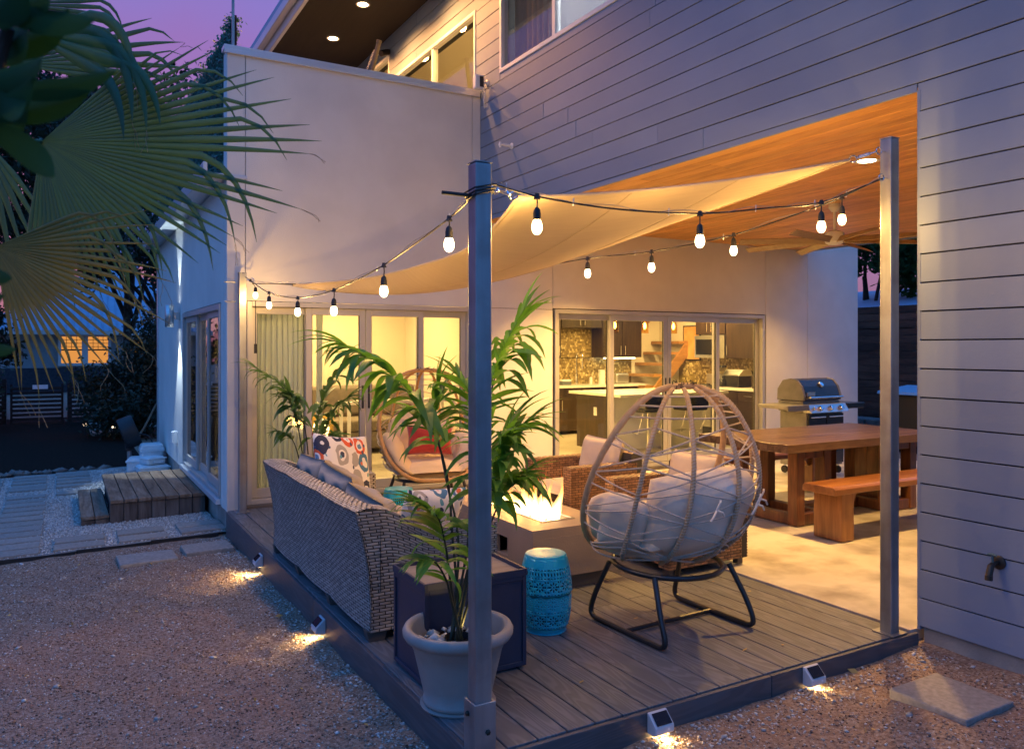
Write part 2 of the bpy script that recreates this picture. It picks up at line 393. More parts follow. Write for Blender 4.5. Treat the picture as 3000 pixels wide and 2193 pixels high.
M['pendantglow'] = emis('pendant_glow', (1.0,.60,.16), 14)
M['underglow'] = emis('under_cabinet_glow', (1.0,.86,.45), 10)
M['housewin'] = emis('lit_house_window', (1.0,.40,.09), .55)
M['gravel'] = mat('crushed_granite', None, scale=55, detail=8, rough=.95, bump=.9, bscale=140,
    stops=[(.25,(.11,.066,.042)), (.42,(.23,.145,.098)), (.55,(.32,.225,.16)), (.68,(.40,.31,.24)), (.8,(.52,.46,.39))],
    dirt=((.25,.145,.10), 1.3, .45))
M['stones'] = stonemat('granite_chips', [(0,(.08,.045,.03)), (.25,(.23,.135,.09)), (.5,(.33,.215,.145)), (.72,(.40,.33,.26)), (.88,(.52,.47,.41)), (1,(.72,.70,.66))])
M['chips'] = stonemat('white_limestone_chips', [(0,(.30,.285,.26)), (.4,(.44,.42,.39)), (1,(.68,.66,.63))])
M['chipbase'] = mat('white_chip_bed', (.26,.245,.225), (.42,.40,.37), scale=60, rough=.95, bump=.8, bscale=120)
M['mulch'] = mat('dark_mulch', (.010,.008,.006), (.035,.025,.019), scale=40, rough=1, spec=.05, bump=.8, bscale=90)
M['paver'] = mat('concrete_paver', (.22,.20,.175), (.34,.31,.275), scale=38, detail=10, rough=.9, bump=.35, bscale=160, objr=.07, dirt=((.22,.2,.18), 5, .4))
M['dryleaf'] = leafmat('dry_yellow_leaf', (.36,.20,.05), (.55,.38,.12), .7, .2)
M['oldwood'] = woodgrain('weathered_wood', (.085,.050,.030), (.19,.125,.08), 'y', rough=.85, scale=2.2, strength=.5, objr=.22, c3=(.27,.20,.145))
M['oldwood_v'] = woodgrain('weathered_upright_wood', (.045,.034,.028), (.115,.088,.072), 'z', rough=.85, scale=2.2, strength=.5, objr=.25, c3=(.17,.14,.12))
M['fence'] = woodgrain('stained_fence', (.012,.008,.006), (.03,.018,.013), 'x', rough=.8, objr=.25)
M['fence_y'] = woodgrain('stained_fence_planks', (.05,.024,.014), (.13,.062,.036), 'y', rough=.8, objr=.3)
M['table_wood'] = woodgrain('oiled_table_wood', (.052,.028,.015), (.11,.060,.033), 'x', rough=.32, scale=2.4, strength=.2, objr=.12, c3=(.17,.102,.060), coat=.1)
M['table_leg'] = woodgrain('oiled_leg_wood', (.055,.018,.007), (.12,.042,.015), 'z', rough=.4, scale=2.2, strength=.2, objr=.12, c3=(.21,.078,.028), coat=.15)
M['bench_wood'] = woodgrain('oiled_bench_wood', (.14,.050,.015), (.24,.095,.031), 'x', rough=.32, scale=2.0, strength=.2, objr=.08, c3=(.31,.135,.048), coat=.2)
M['bench_leg'] = woodgrain('oiled_bench_leg', (.14,.050,.015), (.235,.092,.030), 'z', rough=.35, scale=2.0, strength=.2, objr=.08, c3=(.30,.13,.046), coat=.2)
M['wicker_grey'] = mat('grey_resin_wicker', (.30,.265,.235), (.42,.38,.34), scale=14, rough=.5, island=.22)
M['wicker_back'] = mat('dark_wicker_core', (.05,.042,.036), rough=.9)
M['wicker_brown'] = mat('brown_resin_wicker', (.17,.085,.046), (.30,.165,.095), scale=14, rough=.42, island=.3)
M['cush_grey'] = mat('taupe_grey_cushion', (.37,.315,.26), (.43,.37,.31), scale=5, rough=.95, bump=.7, bscale=13, spec=.1)
M['cush_beige'] = mat('beige_cushion', (.50,.41,.33), (.56,.47,.385), scale=5, rough=.9, bump=.3, bscale=14, spec=.1)
M['cush_egg'] = mat('cream_egg_cushion', (.82,.70,.55), (.87,.75,.60), scale=4, rough=.95, bump=.6, bscale=9, spec=.1)
M['red'] = mat('red_velvet', (.36,.022,.014), (.46,.035,.02), scale=6, rough=.85, sheen=.5, bump=.15, bscale=9)
M['yellow_pillow'] = mat('mustard_pillow', (.42,.25,.04), (.52,.32,.06), scale=5, rough=.9, bump=.2, bscale=200)
M['rattan'] = mat('wrapped_rattan', (.42,.27,.14), (.54,.37,.21), scale=20, rough=.55, bump=.3, bscale=60)
M['rattan_gold'] = mat('golden_rattan', (.52,.27,.085), (.62,.34,.12), scale=20, rough=.5, bump=.2, bscale=60)
M['rope'] = mat('grey_tan_rope', (.48,.40,.32), (.56,.47,.38), scale=60, rough=.7)
M['firebody'] = mat('taupe_fire_table', (.255,.205,.175), (.295,.24,.205), scale=3, rough=.55, bump=.12, bscale=90, dirt=((.22,.175,.15), 4, .4))
M['firebase'] = mat('dark_fire_base', (.085,.072,.065), (.105,.09,.08), scale=3, rough=.6)
M['beads'] = stonemat('fire_glass', [(0,(.05,.14,.13)), (.4,(.25,.34,.28)), (.7,(.62,.58,.45)), (1,(.8,.75,.62))], .2)
M['turq'] = mat('turquoise_enamel', (.014,.43,.54), (.02,.50,.61), scale=3, rough=.32, coat=.3, dirt=((.02,.28,.38), 4, .3))
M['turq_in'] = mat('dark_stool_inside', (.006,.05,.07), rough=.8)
M['navy'] = mat('navy_painted_metal', (.030,.034,.060), (.040,.044,.075), scale=6, rough=.42, bump=.03)
M['tabletop'] = woodgrain('taupe_tray_top', (.22,.17,.13), (.30,.24,.19), 'x', rough=.5, strength=.1)
M['pot'] = mat('glazed_stone_pot', (.30,.275,.255), (.40,.37,.34), scale=4, rough=.55, bump=.1, bscale=60, dirt=((.17,.14,.12), 3.5, .6))
M['palm'] = leafmat('palm_leaf', (.022,.10,.020), (.13,.31,.035), .5, .4, (.22,.50,.04))
M['palm_far'] = leafmat('far_palm_leaf', (.035,.10,.028), (.10,.20,.045), .42, .35, (.17,.33,.06))
M['palm_stem'] = mat('dark_palm_stem', (.016,.026,.016), (.03,.045,.024), scale=20, rough=.5)
M['fan'] = leafmat('fan_palm_leaf', (.016,.082,.048), (.062,.14,.045), .32, .25, (.12,.24,.05))
M['fan_warm'] = leafmat('warm_lit_fan_leaf', (.095,.11,.024), (.21,.185,.045), .4, .3, (.28,.25,.05))  # fan leaf with the warm lamp light put into its colour
M['fan_dry'] = leafmat('fan_palm_fibre', (.30,.20,.10), (.42,.29,.15), .7, .2)
M['shrub'] = leafmat('glossy_shrub_leaf', (.008,.045,.010), (.02,.075,.014), .85, .3)
M['oak'] = leafmat('dark_oak_leaf', (.012,.022,.012), (.03,.05,.025), .6, .2)
M['ivy'] = leafmat('ivy_screen_leaf', (.035,.12,.10), (.10,.24,.18), .5, .2)
M['bark'] = mat('tree_bark', (.03,.022,.018), (.07,.052,.042), scale=12, rough=.95, bump=.6, bscale=30)
M['inwall'] = mat('cream_interior_wall', (.68,.62,.50), (.71,.65,.53), scale=2, rough=.8)
M['infloor'] = mat('polished_interior_floor', (.40,.36,.28), (.48,.44,.35), scale=2, rough=.3)
M['cabinet'] = woodgrain('espresso_cabinet', (.022,.013,.008), (.045,.027,.016), 'z', rough=.4, strength=.05, objr=.05)
M['counter'] = mat('white_quartz', (.66,.64,.58), (.72,.70,.64), scale=20, rough=.25)
M['stairwood'] = woodgrain('oak_stair', (.26,.13,.045), (.38,.20,.075), 'x', rough=.5)
M['hextile'] = stonemat('gold_hex_mosaic', [(0,(.16,.11,.045)), (.4,(.28,.20,.085)), (.8,(.46,.35,.16)), (1,(.74,.62,.34))], .3)
M['grout'] = mat('tan_grout', (.22,.17,.09), rough=.9)
M['sofa_in'] = mat('brown_grey_sofa', (.13,.11,.09), (.17,.145,.12), scale=10, rough=.9, bump=.2, bscale=90)
M['black_gloss'] = mat('black_gloss', (.01,.01,.011), rough=.15, spec=.7)
M['clearglass'] = glassmat('clear_glass', (.9,.92,.9), 1.0, 0, .05)
M['amberglass'] = glassmat('amber_glass', (.95,.72,.35), .8, 0, .03)
M['white_paint'] = mat('white_paint', (.74,.73,.70), rough=.5)
M['house_far'] = mat('neighbour_wall', (.30,.34,.36), (.36,.40,.42), scale=3, rough=.8)
M['roof_far'] = mat('standing_seam_roof', (.30,.40,.52), (.36,.46,.58), scale=2, rough=.6)
M['grill_lid'] = mat('black_grill_enamel', (.012,.013,.016), (.018,.019,.023), rough=.22, scale=8, spec=.6)
M['grill_cast'] = mat('grill_end_casting', (.20,.19,.17), (.26,.25,.225), rough=.45, scale=10, metal=.3)
M['fan_blade'] = mat('pale_fan_blade', (.30,.21,.12), (.37,.27,.16), rough=.5, stretch=(.3,4,1))
M['bronze'] = mat('dark_bronze', (.045,.038,.032), (.07,.06,.05), rough=.4, metal=.7)
M['hose'] = mat('brown_hose', (.20,.10,.05), (.28,.15,.08), rough=.6)
M['bin_white'] = mat('white_bag_plastic', (.66,.68,.68), (.76,.78,.78), rough=.5, bump=.1, bscale=20)
M['limestone'] = mat('rough_limestone', (.13,.115,.10), (.25,.23,.205), scale=8, rough=.95, bump=.7, bscale=25)

def blindmat():
    q = N('added_white_blind'); q.b.inputs['Base Color'].default_value = (.78,.78,.78,1); q.b.inputs['Roughness'].default_value = .9
    tl = q.n('ShaderNodeBsdfTranslucent'); tl.inputs[0].default_value = (.8,.8,.8,1); mx = q.n('ShaderNodeMixShader'); mx.inputs[0].default_value = .5
    q.l(q.b.outputs[0], mx.inputs[1]); q.l(tl.outputs[0], mx.inputs[2]); q.l(mx.outputs[0], q.out.inputs[0]); return q.m
M['blind'] = blindmat()

def bulbmat():
    q = N('glowing_bulb_glass'); e = q.n('ShaderNodeEmission'); e.inputs[0].default_value = (1,.72,.40,1); e.inputs[1].default_value = 14
    tr = q.n('ShaderNodeBsdfTransparent'); mx = q.n('ShaderNodeMixShader'); mx.inputs[0].default_value = .3
    q.l(tr.outputs[0], mx.inputs[1]); q.l(e.outputs[0], mx.inputs[2]); q.l(mx.outputs[0], q.out.inputs[0]); return q.m
M['bulb'] = bulbmat()

def curtainmat():
    q = N('sage_sheer_curtain'); b = q.b; b.inputs['Roughness'].default_value = .95
    tcn = q.n('ShaderNodeTexCoord'); nt = q.n('ShaderNodeTexNoise'); nt.inputs['Scale'].default_value = 6; mp = q.n('ShaderNodeMapping'); mp.inputs['Scale'].default_value = (8, 8, .3)
    q.l(tcn.outputs['Object'], mp.inputs[0]); q.l(mp.outputs[0], nt.inputs['Vector']); r = rampnode(q, nt.outputs[0], [(.3, (.48,.54,.52)), (.7, (.57,.63,.61))]); q.l(r.outputs[0], b.inputs['Base Color'])
    tl = q.n('ShaderNodeBsdfTranslucent'); q.l(r.outputs[0], tl.inputs[0]); mx = q.n('ShaderNodeMixShader'); mx.inputs[0].default_value = .18
    q.l(b.outputs[0], mx.inputs[1]); q.l(tl.outputs[0], mx.inputs[2]); q.l(mx.outputs[0], q.out.inputs[0]); return q.m
M['curtain'] = curtainmat()

M['cush_egg_warm'] = mat('warm_lit_egg_cushion', (.78,.58,.35), (.83,.63,.39), scale=4, rough=.95, bump=.6, bscale=9, spec=.1)  # egg cushion again, warm bulb light painted into the colour

# ---------------------------------------------------------------- ground
def gz(u, v):
    uu = np.clip(u, -3, 6); vv = np.clip(v, 0, 10)
    return -.13 + .025*(uu-2) - .018*(vv-2.7)
def nz2(u, v):
    return .010*np.sin(3.1*u+1.3*v)*np.sin(2.3*v-.7*u) + .007*np.sin(9*u+2)*np.sin(8*v+u) + .005*np.sin(23*u-3*v)*np.sin(19*v+2*u)
gu = np.unique(np.concatenate([np.linspace(-90, -6, 15), np.linspace(-6, -2.5, 18), np.arange(-2.5, 4.7, .06), np.linspace(4.7, 8, 12), np.linspace(8, 90, 15)]))
gv = np.unique(np.concatenate([np.linspace(-60, -2, 10), np.linspace(-2, .8, 12), np.arange(.8, 8.4, .06), np.linspace(8.4, 14, 20), np.linspace(14, 110, 15)]))
UU, VV = np.meshgrid(gu, gv); near = ((UU > -2.5) & (UU < 4.7) & (VV > .8) & (VV < 8.3))
ZZ = gz(UU, VV) + np.where(near, nz2(UU, VV), 0)
nuu = len(gu); idx = np.arange(len(gu)*len(gv)).reshape(len(gv), nuu)
qf = np.stack([idx[:-1,:-1].ravel(), idx[:-1,1:].ravel(), idx[1:,1:].ravel(), idx[1:,:-1].ravel()], 1)
ground = link('ground', fastmesh('ground', np.stack([UU.ravel(), VV.ravel(), ZZ.ravel()], 1), qf, 4), M['gravel'], smooth=True, kind='structure')

OCT = np.array([(1,0,0),(-1,0,0),(0,1,0),(0,-1,0),(0,0,1),(0,0,-1)], float)
OCF = np.array([(0,2,4),(2,1,4),(1,3,4),(3,0,4),(2,0,5),(1,2,5),(3,1,5),(0,3,5)])
def stones(name, pts, smin, smax, m, power=2.0, flat=.6):
    n = len(pts); s = smin + (smax-smin)*rng.random(n)**power
    jit = 1 + .45*(rng.random((n,6,3))-.5)
    v = OCT[None]*jit; v[:,:,2] *= flat; v[:,:,0] *= (.75+.6*rng.random(n))[:,None]
    a = rng.random(n)*2*PI; ca, sa = np.cos(a)[:,None], np.sin(a)[:,None]
    tlt = (rng.random(n)-.5)*.9; ct, st = np.cos(tlt)[:,None], np.sin(tlt)[:,None]
    x, y, z = v[:,:,0], v[:,:,1], v[:,:,2]
    x, z = x*ct - z*st, x*st + z*ct
    x, y = x*ca - y*sa, x*sa + y*ca
    V = np.stack([x, y, z], 2)*s[:,None,None] + pts[:,None,:] + np.array([0,0,1])*(s*.25)[:,None,None]
    F = (OCF[None] + 6*np.arange(n)[:,None,None]).reshape(-1, 3)
    return link(name, fastmesh(name, V.reshape(-1, 3), F, 3), m, kind='stuff')
def scatter(n, u0, u1, v0, v1, keep=None):
    u = u0+(u1-u0)*rng.random(n); v = v0+(v1-v0)*rng.random(n)
    if keep is not None:
        k = keep(u, v); u, v = u[k], v[k]
    return np.stack([u, v, gz(u, v)+nz2(u, v)], 1)
offdeck = lambda u, v: ((u < 1.40) | (v < 2.70)) & ~((u > 3.46) & (u < 3.88) & (v > 2.01) & (v < 2.43)) & (u*.8681-v*.4964 > -.75*(u*.4964+v*.8681)) & (u < 4.2)
tag(stones('gravel_chips', scatter(150000, -2.4, 4.2, 1.3, 8.15, offdeck), .0026, .0082, M['stones']), 'reddish crushed granite chips covering the yard beside the deck', 'gravel')
tag(stones('pebbles', scatter(1500, -2.2, 4.2, 1.4, 8.1, offdeck), .006, .021, M['chips'], 3.0, .5), 'pale pebbles scattered over the reddish gravel', 'pebbles', kind='stuff')
near_edge = lambda u, v: offdeck(u, v) & (((u > 1.18) & (u < 1.40) & (v > 2.7)) | ((v > 2.5) & (v < 2.7) & (u > 1.4)))
tag(stones('edge_pebbles', scatter(22000, 1.1, 4.2, 1.9, 8.1, near_edge), .004, .012, M['chips'], 2.5, .6), 'pale pebbles gathered along the foot of the deck', 'pebbles', kind='stuff')
def leafquads(name, pts, smin, smax, m, up=0.0, ratio=.55, label=None, cat=None, parent=None, kind='stuff'):
    n = len(pts); s = smin + (smax-smin)*rng.random(n)
    d = rng.normal(size=(n,3)); d[:,2] *= (1-up); d /= np.linalg.norm(d, axis=1)[:,None]
    q = rng.normal(size=(n,3)); q[:,2] *= (1-up); q -= d*(q*d).sum(1)[:,None]; q /= np.linalg.norm(q, axis=1)[:,None]
    a = d*s[:,None]; b = q*(s*ratio)[:,None]
    V = np.stack([pts-a, pts+b*.9-a*.1, pts+a, pts-b*.9-a*.1], 1).reshape(-1, 3)
    F = np.arange(4*n).reshape(n, 4)
    return V, F
lp = scatter(110, -2.0, 4.2, 1.4, 8.1, offdeck); lp[:,2] += .012
V, F = leafquads('x', lp, .012, .03, None, up=.85)
tag(link('fallen_leaves', fastmesh('fallen_leaves', V, F, 4), M['dryleaf'], kind='stuff'), 'small yellow fallen leaves lying on the gravel', 'leaves')

# ---------------------------------------------------------------- paved path on the left
chip = MB(); chip.grid(lambda s, t: (-3.6+5.02*s, 8.22+5.6*t, float(gz(-3.6+5.02*s, 8.22+5.6*t))+.026), 12, 12)
path = chip.build('path', M['chipbase'], kind='structure')
pk = lambda u, v: (u*.8681-v*.4964 > -.72*(u*.4964+v*.8681)) & ~((u > .5) & (u < 1.4) & (v > 9.4) & (v < 11.3))
p = scatter(60000, -2.6, 1.42, 8.24, 13.6, pk); p[:,2] = gz(p[:,0], p[:,1])+.029
tag(stones('path_chips', p, .006, .014, M['chips'], 1.5, .7), 'white limestone chips filling the joints of the paved path', 'gravel')
pm = MB(); pm.box(-.21, .21, -.115, .115, 0, .045); pav0 = None
rows = [8.26+.3*k for k in range(18)]
for k, v in enumerate(rows):
    for c in range(-5, 4):
        u = -.38 + .53*c
        if c == 3: u += .02
        if c >= 1 and 2 <= k <= 10: continue
        if c >= 2 and k > 10: continue
        if c == 1 and 2 <= k <= 7: continue
        if k in (12,): continue
        if u < -.72*v*.62-1.4 : continue
        if c <= -3 and k < 4: pass
        if pav0 is None:
            pav0 = pm.build('paver', M['paver'], path, local=True, bevel=.006); o = pav0
        else:
            o = inst('paver', pav0, path)
        vv = v+.12 + random.uniform(-.006, .006)
        o.location = (u+random.uniform(-.008, .008), vv, float(gz(u, vv))+.006+random.uniform(-.004, .006)); o.rotation_euler = (random.uniform(-.01,.01), random.uniform(-.008,.008), random.uniform(-.012, .012))
e = MB(); 
for i in range(8):
    u0 = -3.6+.62*i; e.box(u0, u0+.61, 8.205, 8.222, float(gz(u0, 8.2))-.05, float(gz(u0, 8.2))+.035)
tag(e.build('path_edging', M['black_metal']), 'black metal edging strip between the paved path and the gravel', 'edging')
mb = MB(); mb.grid(lambda s, t: (-9+10.2*s, 13.7+11*t, float(gz(0, 12))+.03+.12*math.sin(PI*t)*math.sin(PI*s)), 14, 14)
tag(mb.build('mulch_bed', M['mulch'], smooth=True), kind='structure')
def slab_stone(name, u0, u1, v0, v1, z, th, label, rz=0):
    m = MB(); m.box((u0-u1)/2, (u1-u0)/2, (v0-v1)/2, (v1-v0)/2, -th, 0)
    o = m.build(name, M['paver'], bevel=.008); o.location = ((u0+u1)/2, (v0+v1)/2, z); o.rotation_euler.z = rz
    return tag(o, label, 'stepping stone', 'stepping stones in the gravel')
slab_stone('stepping_stone', 3.48, 3.86, 2.03, 2.41, -.045, .07, 'square concrete stepping stone near the wall tap and the foundation')
slab_stone('stepping_stone', .42, .88, 7.36, 7.72, -.215, .07, 'grey concrete stepping stone farther from the deck, left of the pair', .03)
slab_stone('stepping_stone', .95, 1.36, 7.46, 7.80, -.205, .07, 'grey concrete stepping stone touching the deck corner by the house', .04)

slab = MB(); slab.box(4.21, 10.6, 2.78, 8.165, -.25, -.008)
tag(slab.build('patio_slab', M['slab'], bevel=.004), kind='structure')

# ---------------------------------------------------------------- house
house = thing('house', 'modern two-storey house with white stucco, grey lap siding and a covered cedar patio', 'house', (4.25, 8.17, 0))
UA = 4.25; VB = 8.17; ZC = 3.07; ZS = 6.24
wins = [(4.9, 7.70, 4.66, 6.20), (8.29, 10.85, 3.3, 5.59), (11.1, 12.2, 3.3, 5.98)]
sid = MB(); sx0, sx1 = UA+.014, UA+.20
sid.box(sx0, sx1, .2, 2.745, .022, ZS).box(sx0, sx1, 2.745, 4.9, ZC+.03, ZS).box(sx0, sx1, 4.9, 7.70, ZC+.03, 4.66).box(sx0, sx1, 4.9, 7.70, 6.20, ZS).box(sx0, sx1, 7.70, 8.29, ZC+.03, ZS)
sid.box(sx0, sx1, 8.29, 12.2, ZC+.03, 3.3).box(sx0, sx1, 8.29, 10.85, 5.59, ZS).box(sx0, sx1, 10.85, 11.1, 3.3, ZS).box(sx0, sx1, 11.1, 12.2, 5.98, ZS).box(sx0, sx1, 12.2, 14.6, ZC+.03, ZS)
sidw = sid.build('siding_wall', M['joint'], house)
rp = .163; k = 0; z0 = .02; rngs = random.Random(3)
while z0 + rp*k < ZS-.01:
    za = z0+rp*k; zb = min(za+rp-.008, ZS); k += 1
    va = .2 if True else 0
    spans = [(.2, 14.6)] if za >= ZC-.02 else ([(.2, 2.76)] if zb <= ZC+.02 else [(.2, 14.6)])
    za2 = za
    if zb > ZC and za < ZC: spans = [(.2, 2.76)]
    for w0, w1, wz0, wz1 in wins:
        if zb > wz0+.03 and za < wz1-.03:
            ns = []
            for a, b in spans:
                if b <= w0 or a >= w1: ns.append((a, b))
                else:
                    if a < w0: ns.append((a, w0-.005))
                    if b > w1: ns.append((w1+.005, b))
            spans = ns
    for w0, w1, wz0, wz1 in wins:      # strips cut round the windows
        if za < wz0-.02 < zb-.03: MB().box(UA, UA+.0135, w0, w1, za, wz0-.004).build('siding_board', M['siding'], sidw, bevel=.0015, seg=1)
        if za+.03 < wz1+.02 < zb: MB().box(UA, UA+.0135, w0, w1, wz1+.004, zb).build('siding_board', M['siding'], sidw, bevel=.0015, seg=1)
    off = rngs.uniform(.4, 3.6)
    for a, b in spans:
        cuts = [a] + [c for c in [off+3.66*q for q in range(5)] if max(a+.25, 2.95) < c < b-.25] + [b]
        for c0, c1 in zip(cuts, cuts[1:]):
            MB().box(UA-rngs.uniform(0, .004), UA+.0135, c0+.0007, c1-.0007, za, zb).build('siding_board', M['siding'], sidw, bevel=.0015, seg=1)
# the cut row just over the opening, and the pier's corner
kk = int((ZC-z0)/rp)+1; za = z0+rp*kk
for c0, c1 in ((2.765, 5.1), (5.1, 7.9), (7.9, 8.165)):
    MB().box(UA, UA+.0135, c0+.0016, c1-.0016, ZC-.005, za-.006).build('siding_board', M['siding'], sidw, bevel=.0015, seg=1)
MB().box(UA-.002, UA+.2, 2.745, 2.763, .0, ZC).build('corner_trim', M['siding'], house)
MB().box(UA+.02, UA+.24, .2, 2.74, -.6, .018).build('foundation', M['concrete_wall'], house, bevel=.006)
MB().box(UA+.2, 9.83, 2.45, 2.74, -.05, ZC).build('pier_return_wall', M['siding'], house)
MB().box(UA+.20, 9.83, .2, 8.165, ZC+.06, ZC+.2).build('floor_structure', M['joint'], house)
# cedar ceiling
ceil = MB().box(UA+.01, 9.83, 2.75, 8.16, ZC+.022, ZC+.05).build('patio_ceiling', M['joint'], house)
n = 0; u = UA+.004
while u < 9.72:
    cuts = [2.755, random.uniform(4, 7), 8.16]
    for c0, c1 in zip(cuts, cuts[1:]):
        MB().box(u, u+.132, c0+.001, c1-.001, ZC, ZC+.02).build('ceiling_board', M['cedar'], ceil, bevel=.003, seg=1)
    u += .1345
# stucco walls as panels with open joints over a dark sheet
wb_ = MB().box(1.47, 5.27, VB+.03, VB+.18, 2.09, 3.0).box(1.47, 4.2, VB+.03, VB+.1, 2.9, 4.5).box(4.16, 5.27, VB+.03, VB+.18, -.1, 2.09).box(5.2, 9.83, VB+.03, VB+.18, 2.09, 3.0).box(8.94, 9.83, VB+.03, VB+.18, -.1, 2.09)
stw = wb_.build('stucco_wall', M['joint'], house)
def panel(u0, u1, z0, z1, v0=VB, v1=VB+.03): MB().box(u0+.003, u1-.003, v0, v1, z0, z1).build('stucco_panel', M['stucco'], stw, bevel=.003, seg=1)
panel(1.60, 4.14, 2.075, 4.55); panel(1.42, 1.60, -.02, 4.55, VB-.0, VB+.18); panel(4.14, 4.25, 2.075, 4.55); panel(4.14, 5.25, -.05, 2.07)
panel(4.25, 5.25, 2.075, ZC+.05); panel(5.25, 8.95, 2.09, ZC+.05); panel(8.95, 9.84, -.05, ZC+.05)
panel(9.84, 11.02, -.05, 5.6, VB, VB+.2)
MB().box(9.80, 9.86, 2.5, 8.165, ZC-.01, ZC+.26).build('patio_fascia', M['siding'], house, bevel=.004)
MB().box(1.435, 1.60, VB+.012, VB+.17, -.6, -.022).box(1.60, 5.3, VB+.05, VB+.2, -.6, -.03).build('foundation', M['concrete_wall'], house, bevel=.006)
MB().box(1.395, 4.235, VB-.02, VB+.135, 4.552, 4.60).box(1.395, 4.235, VB-.024, VB-.012, 4.515, 4.56).build('parapet_cap', M['flashing'], house, bevel=.004)
# side wing (facing the path)
sw = MB().box(1.45, 1.62, VB+.182, 8.5, -.05, 3.28).box(1.45, 1.62, 11.34, 14.55, -.05, 3.28).box(1.45, 1.62, 8.5, 11.34, 2.06, 3.28).build('side_wall', M['joint'], house)
for a, b, c, d in ((VB+.182, 8.5, -.02, 3.28), (11.34, 14.42, -.02, 3.28), (8.5, 11.34, 2.07, 3.28)):
    MB().box(1.42, 1.45, a+.002, b-.002, c, d).build('stucco_panel', M['stucco'], sw, bevel=.003, seg=1)
MB().box(1.405, 1.62, 14.42, 14.58, -.3, 3.28).build('corner_trim', M['flashing'], house, bevel=.004)
MB().box(1.45, 1.62, VB+.18, 14.5, -.6, -.022).build('foundation', M['concrete_wall'], house, bevel=.006)
MB().box(1.24, 1.62, VB-.01, 14.75, 3.285, 3.32).box(1.20, 1.24, VB-.01, 14.75, 3.27, 3.42).box(1.62, 4.2, VB+.182, 14.6, 3.24, 3.31).build('roof_edge', M['flashing'], house, bevel=.004)
# upper roof and soffit
MB().box(2.86, UA+.2, 8.0, 17.0, ZS+.004, ZS+.06).build('soffit', M['soffit'], house)
MB().box(2.80, 2.855, 7.9, 17.1, ZS-.03, ZS+.24).box(2.70, 2.80, 7.9, 17.1, ZS+.10, ZS+.235).build('roof_gutter', M['flashing'], house, bevel=.01)
MB().box(2.72, UA+.6, .1, 17.0, ZS+.24, ZS+.34).build('roof', M['roof_far'], house)

def windowset(v0, v1, z0, z1, cuts, fw=.045, blind=None):
    f = MB(); x0, x1 = UA-.012, UA+.08
    f.box(x0, x1, v0, v0+fw, z0, z1).box(x0, x1, v1-fw, v1, z0, z1).box(x0, x1, v0+fw, v1-fw, z0, z0+fw).box(x0, x1, v0+fw, v1-fw, z1-fw, z1)
    for c in cuts: f.box(x0+.01, x1-.01, c-.03, c+.03, z0+fw, z1-fw)
    w = f.build('window', M['vinyl'], house, bevel=.004)
    ed = [v0+fw] + cuts + [v1-fw]
    for a, b in zip(ed, ed[1:]): MB().box(UA+.03, UA+.034, a, b, z0+fw, z1-fw).build('pane', M['screen'], w)
    return w
windowset(4.9, 7.70, 4.66, 6.20, [6.60]); windowset(8.29, 10.85, 3.3, 5.59, [9.55]); windowset(11.1, 12.2, 3.3, 5.98, [])
# rooms behind the upper windows
r = MB()
r.box(UA+.21, 7.5, 4.3, 4.4, 4.2, 6.2).box(UA+.21, 7.5, 13.0, 13.1, 3.3, 6.2).box(7.4, 7.5, 4.4, 13.0, 3.3, 6.2).box(UA+.21, 7.5, 4.3, 13.1, 6.12, 6.2).box(UA+.21, 7.4, 4.4, 13, 3.3, 3.36)
r.build('upstairs_room', M['inwall'], house)
MB().box(UA+.21, 7.4, 7.9, 7.98, 3.36, 6.12).build('partition', M['inwall'], house)
MB().box(UA+.055, UA+.06, 4.95, 6.56, 4.72, 6.15).build('added_blind', M['blind'], house)  # blind added behind the pane to stand in for its sky reflection
MB().grid(lambda s_, t_: (UA+.16+.012*math.sin(60*s_), 6.64+1.0*s_, 4.7+1.4*t_), 90, 2).build('window_curtain', M['cush_beige'], house, smooth=True, flat=0)

# ---------------------------------------------------------------- sliding doors
def slider_b(u0, u1, z1, cuts, handles):
    """sliding door set in the wall facing the deck"""
    f = MB(); fw = .05; y0, y1 = VB-.012, VB+.13
    f.box(u0, u0+fw, y0, y1, .03, z1).box(u1-fw, u1, y0, y1, .03, z1).box(u0+fw, u1-fw, y0, y1, z1-fw, z1).box(u0+fw, u1-fw, y0, y1, .03, .075)
    d = f.build('sliding_door', M['alu'], house, bevel=.003)
    MB().box(u0-.01, u1+.01, VB-.05, VB+.13, -.03, .028).build('threshold', M['sill'], d, bevel=.004)
    ed = [u0+fw] + cuts + [u1-fw]
    for i, (a, b) in enumerate(zip(ed, ed[1:])):
        inner = i in (1, 2); y = VB+.02 if inner else VB+.07; st = .062
        if i == 1: b -= .004
        if i == 2: a += .004
        if inner: pass
        a2, b2 = a-(0 if i in (0, 2) else .03), b+(0 if i in (1, 3) else .03)
        p = MB().box(a2, a2+st, y, y+.04, .08, z1-fw-.002).box(b2-st, b2, y, y+.04, .08, z1-fw-.002).box(a2+st, b2-st, y, y+.04, .08, .08+.095).box(a2+st, b2-st, y, y+.04, z1-fw-.072, z1-fw-.002)
        p.build('door_panel', M['alu'], d, bevel=.003)
        MB().box(a2+st, b2-st, y+.018, y+.022, .175, z1-fw-.072).build('pane', M['glass'], d)
        MB().box(a2+st, a2+st+.006, y+.010, y+.030, .175, z1-fw-.072).box(b2-st-.006, b2-st, y+.010, y+.030, .175, z1-fw-.072).build('seal', M['alu_dark'], d)
        hx = b2-st/2 if i in (1,) else (a2+st/2 if i == 2 else None)
        if hx: MB().box(hx-.012, hx+.012, y-.006, y-.0005, .95, 1.2).build('handle', M['alu_dark'], d, bevel=.003)
    return d
slider_b(1.615, 4.14, 2.07, [2.244, 2.86, 3.51], 1)
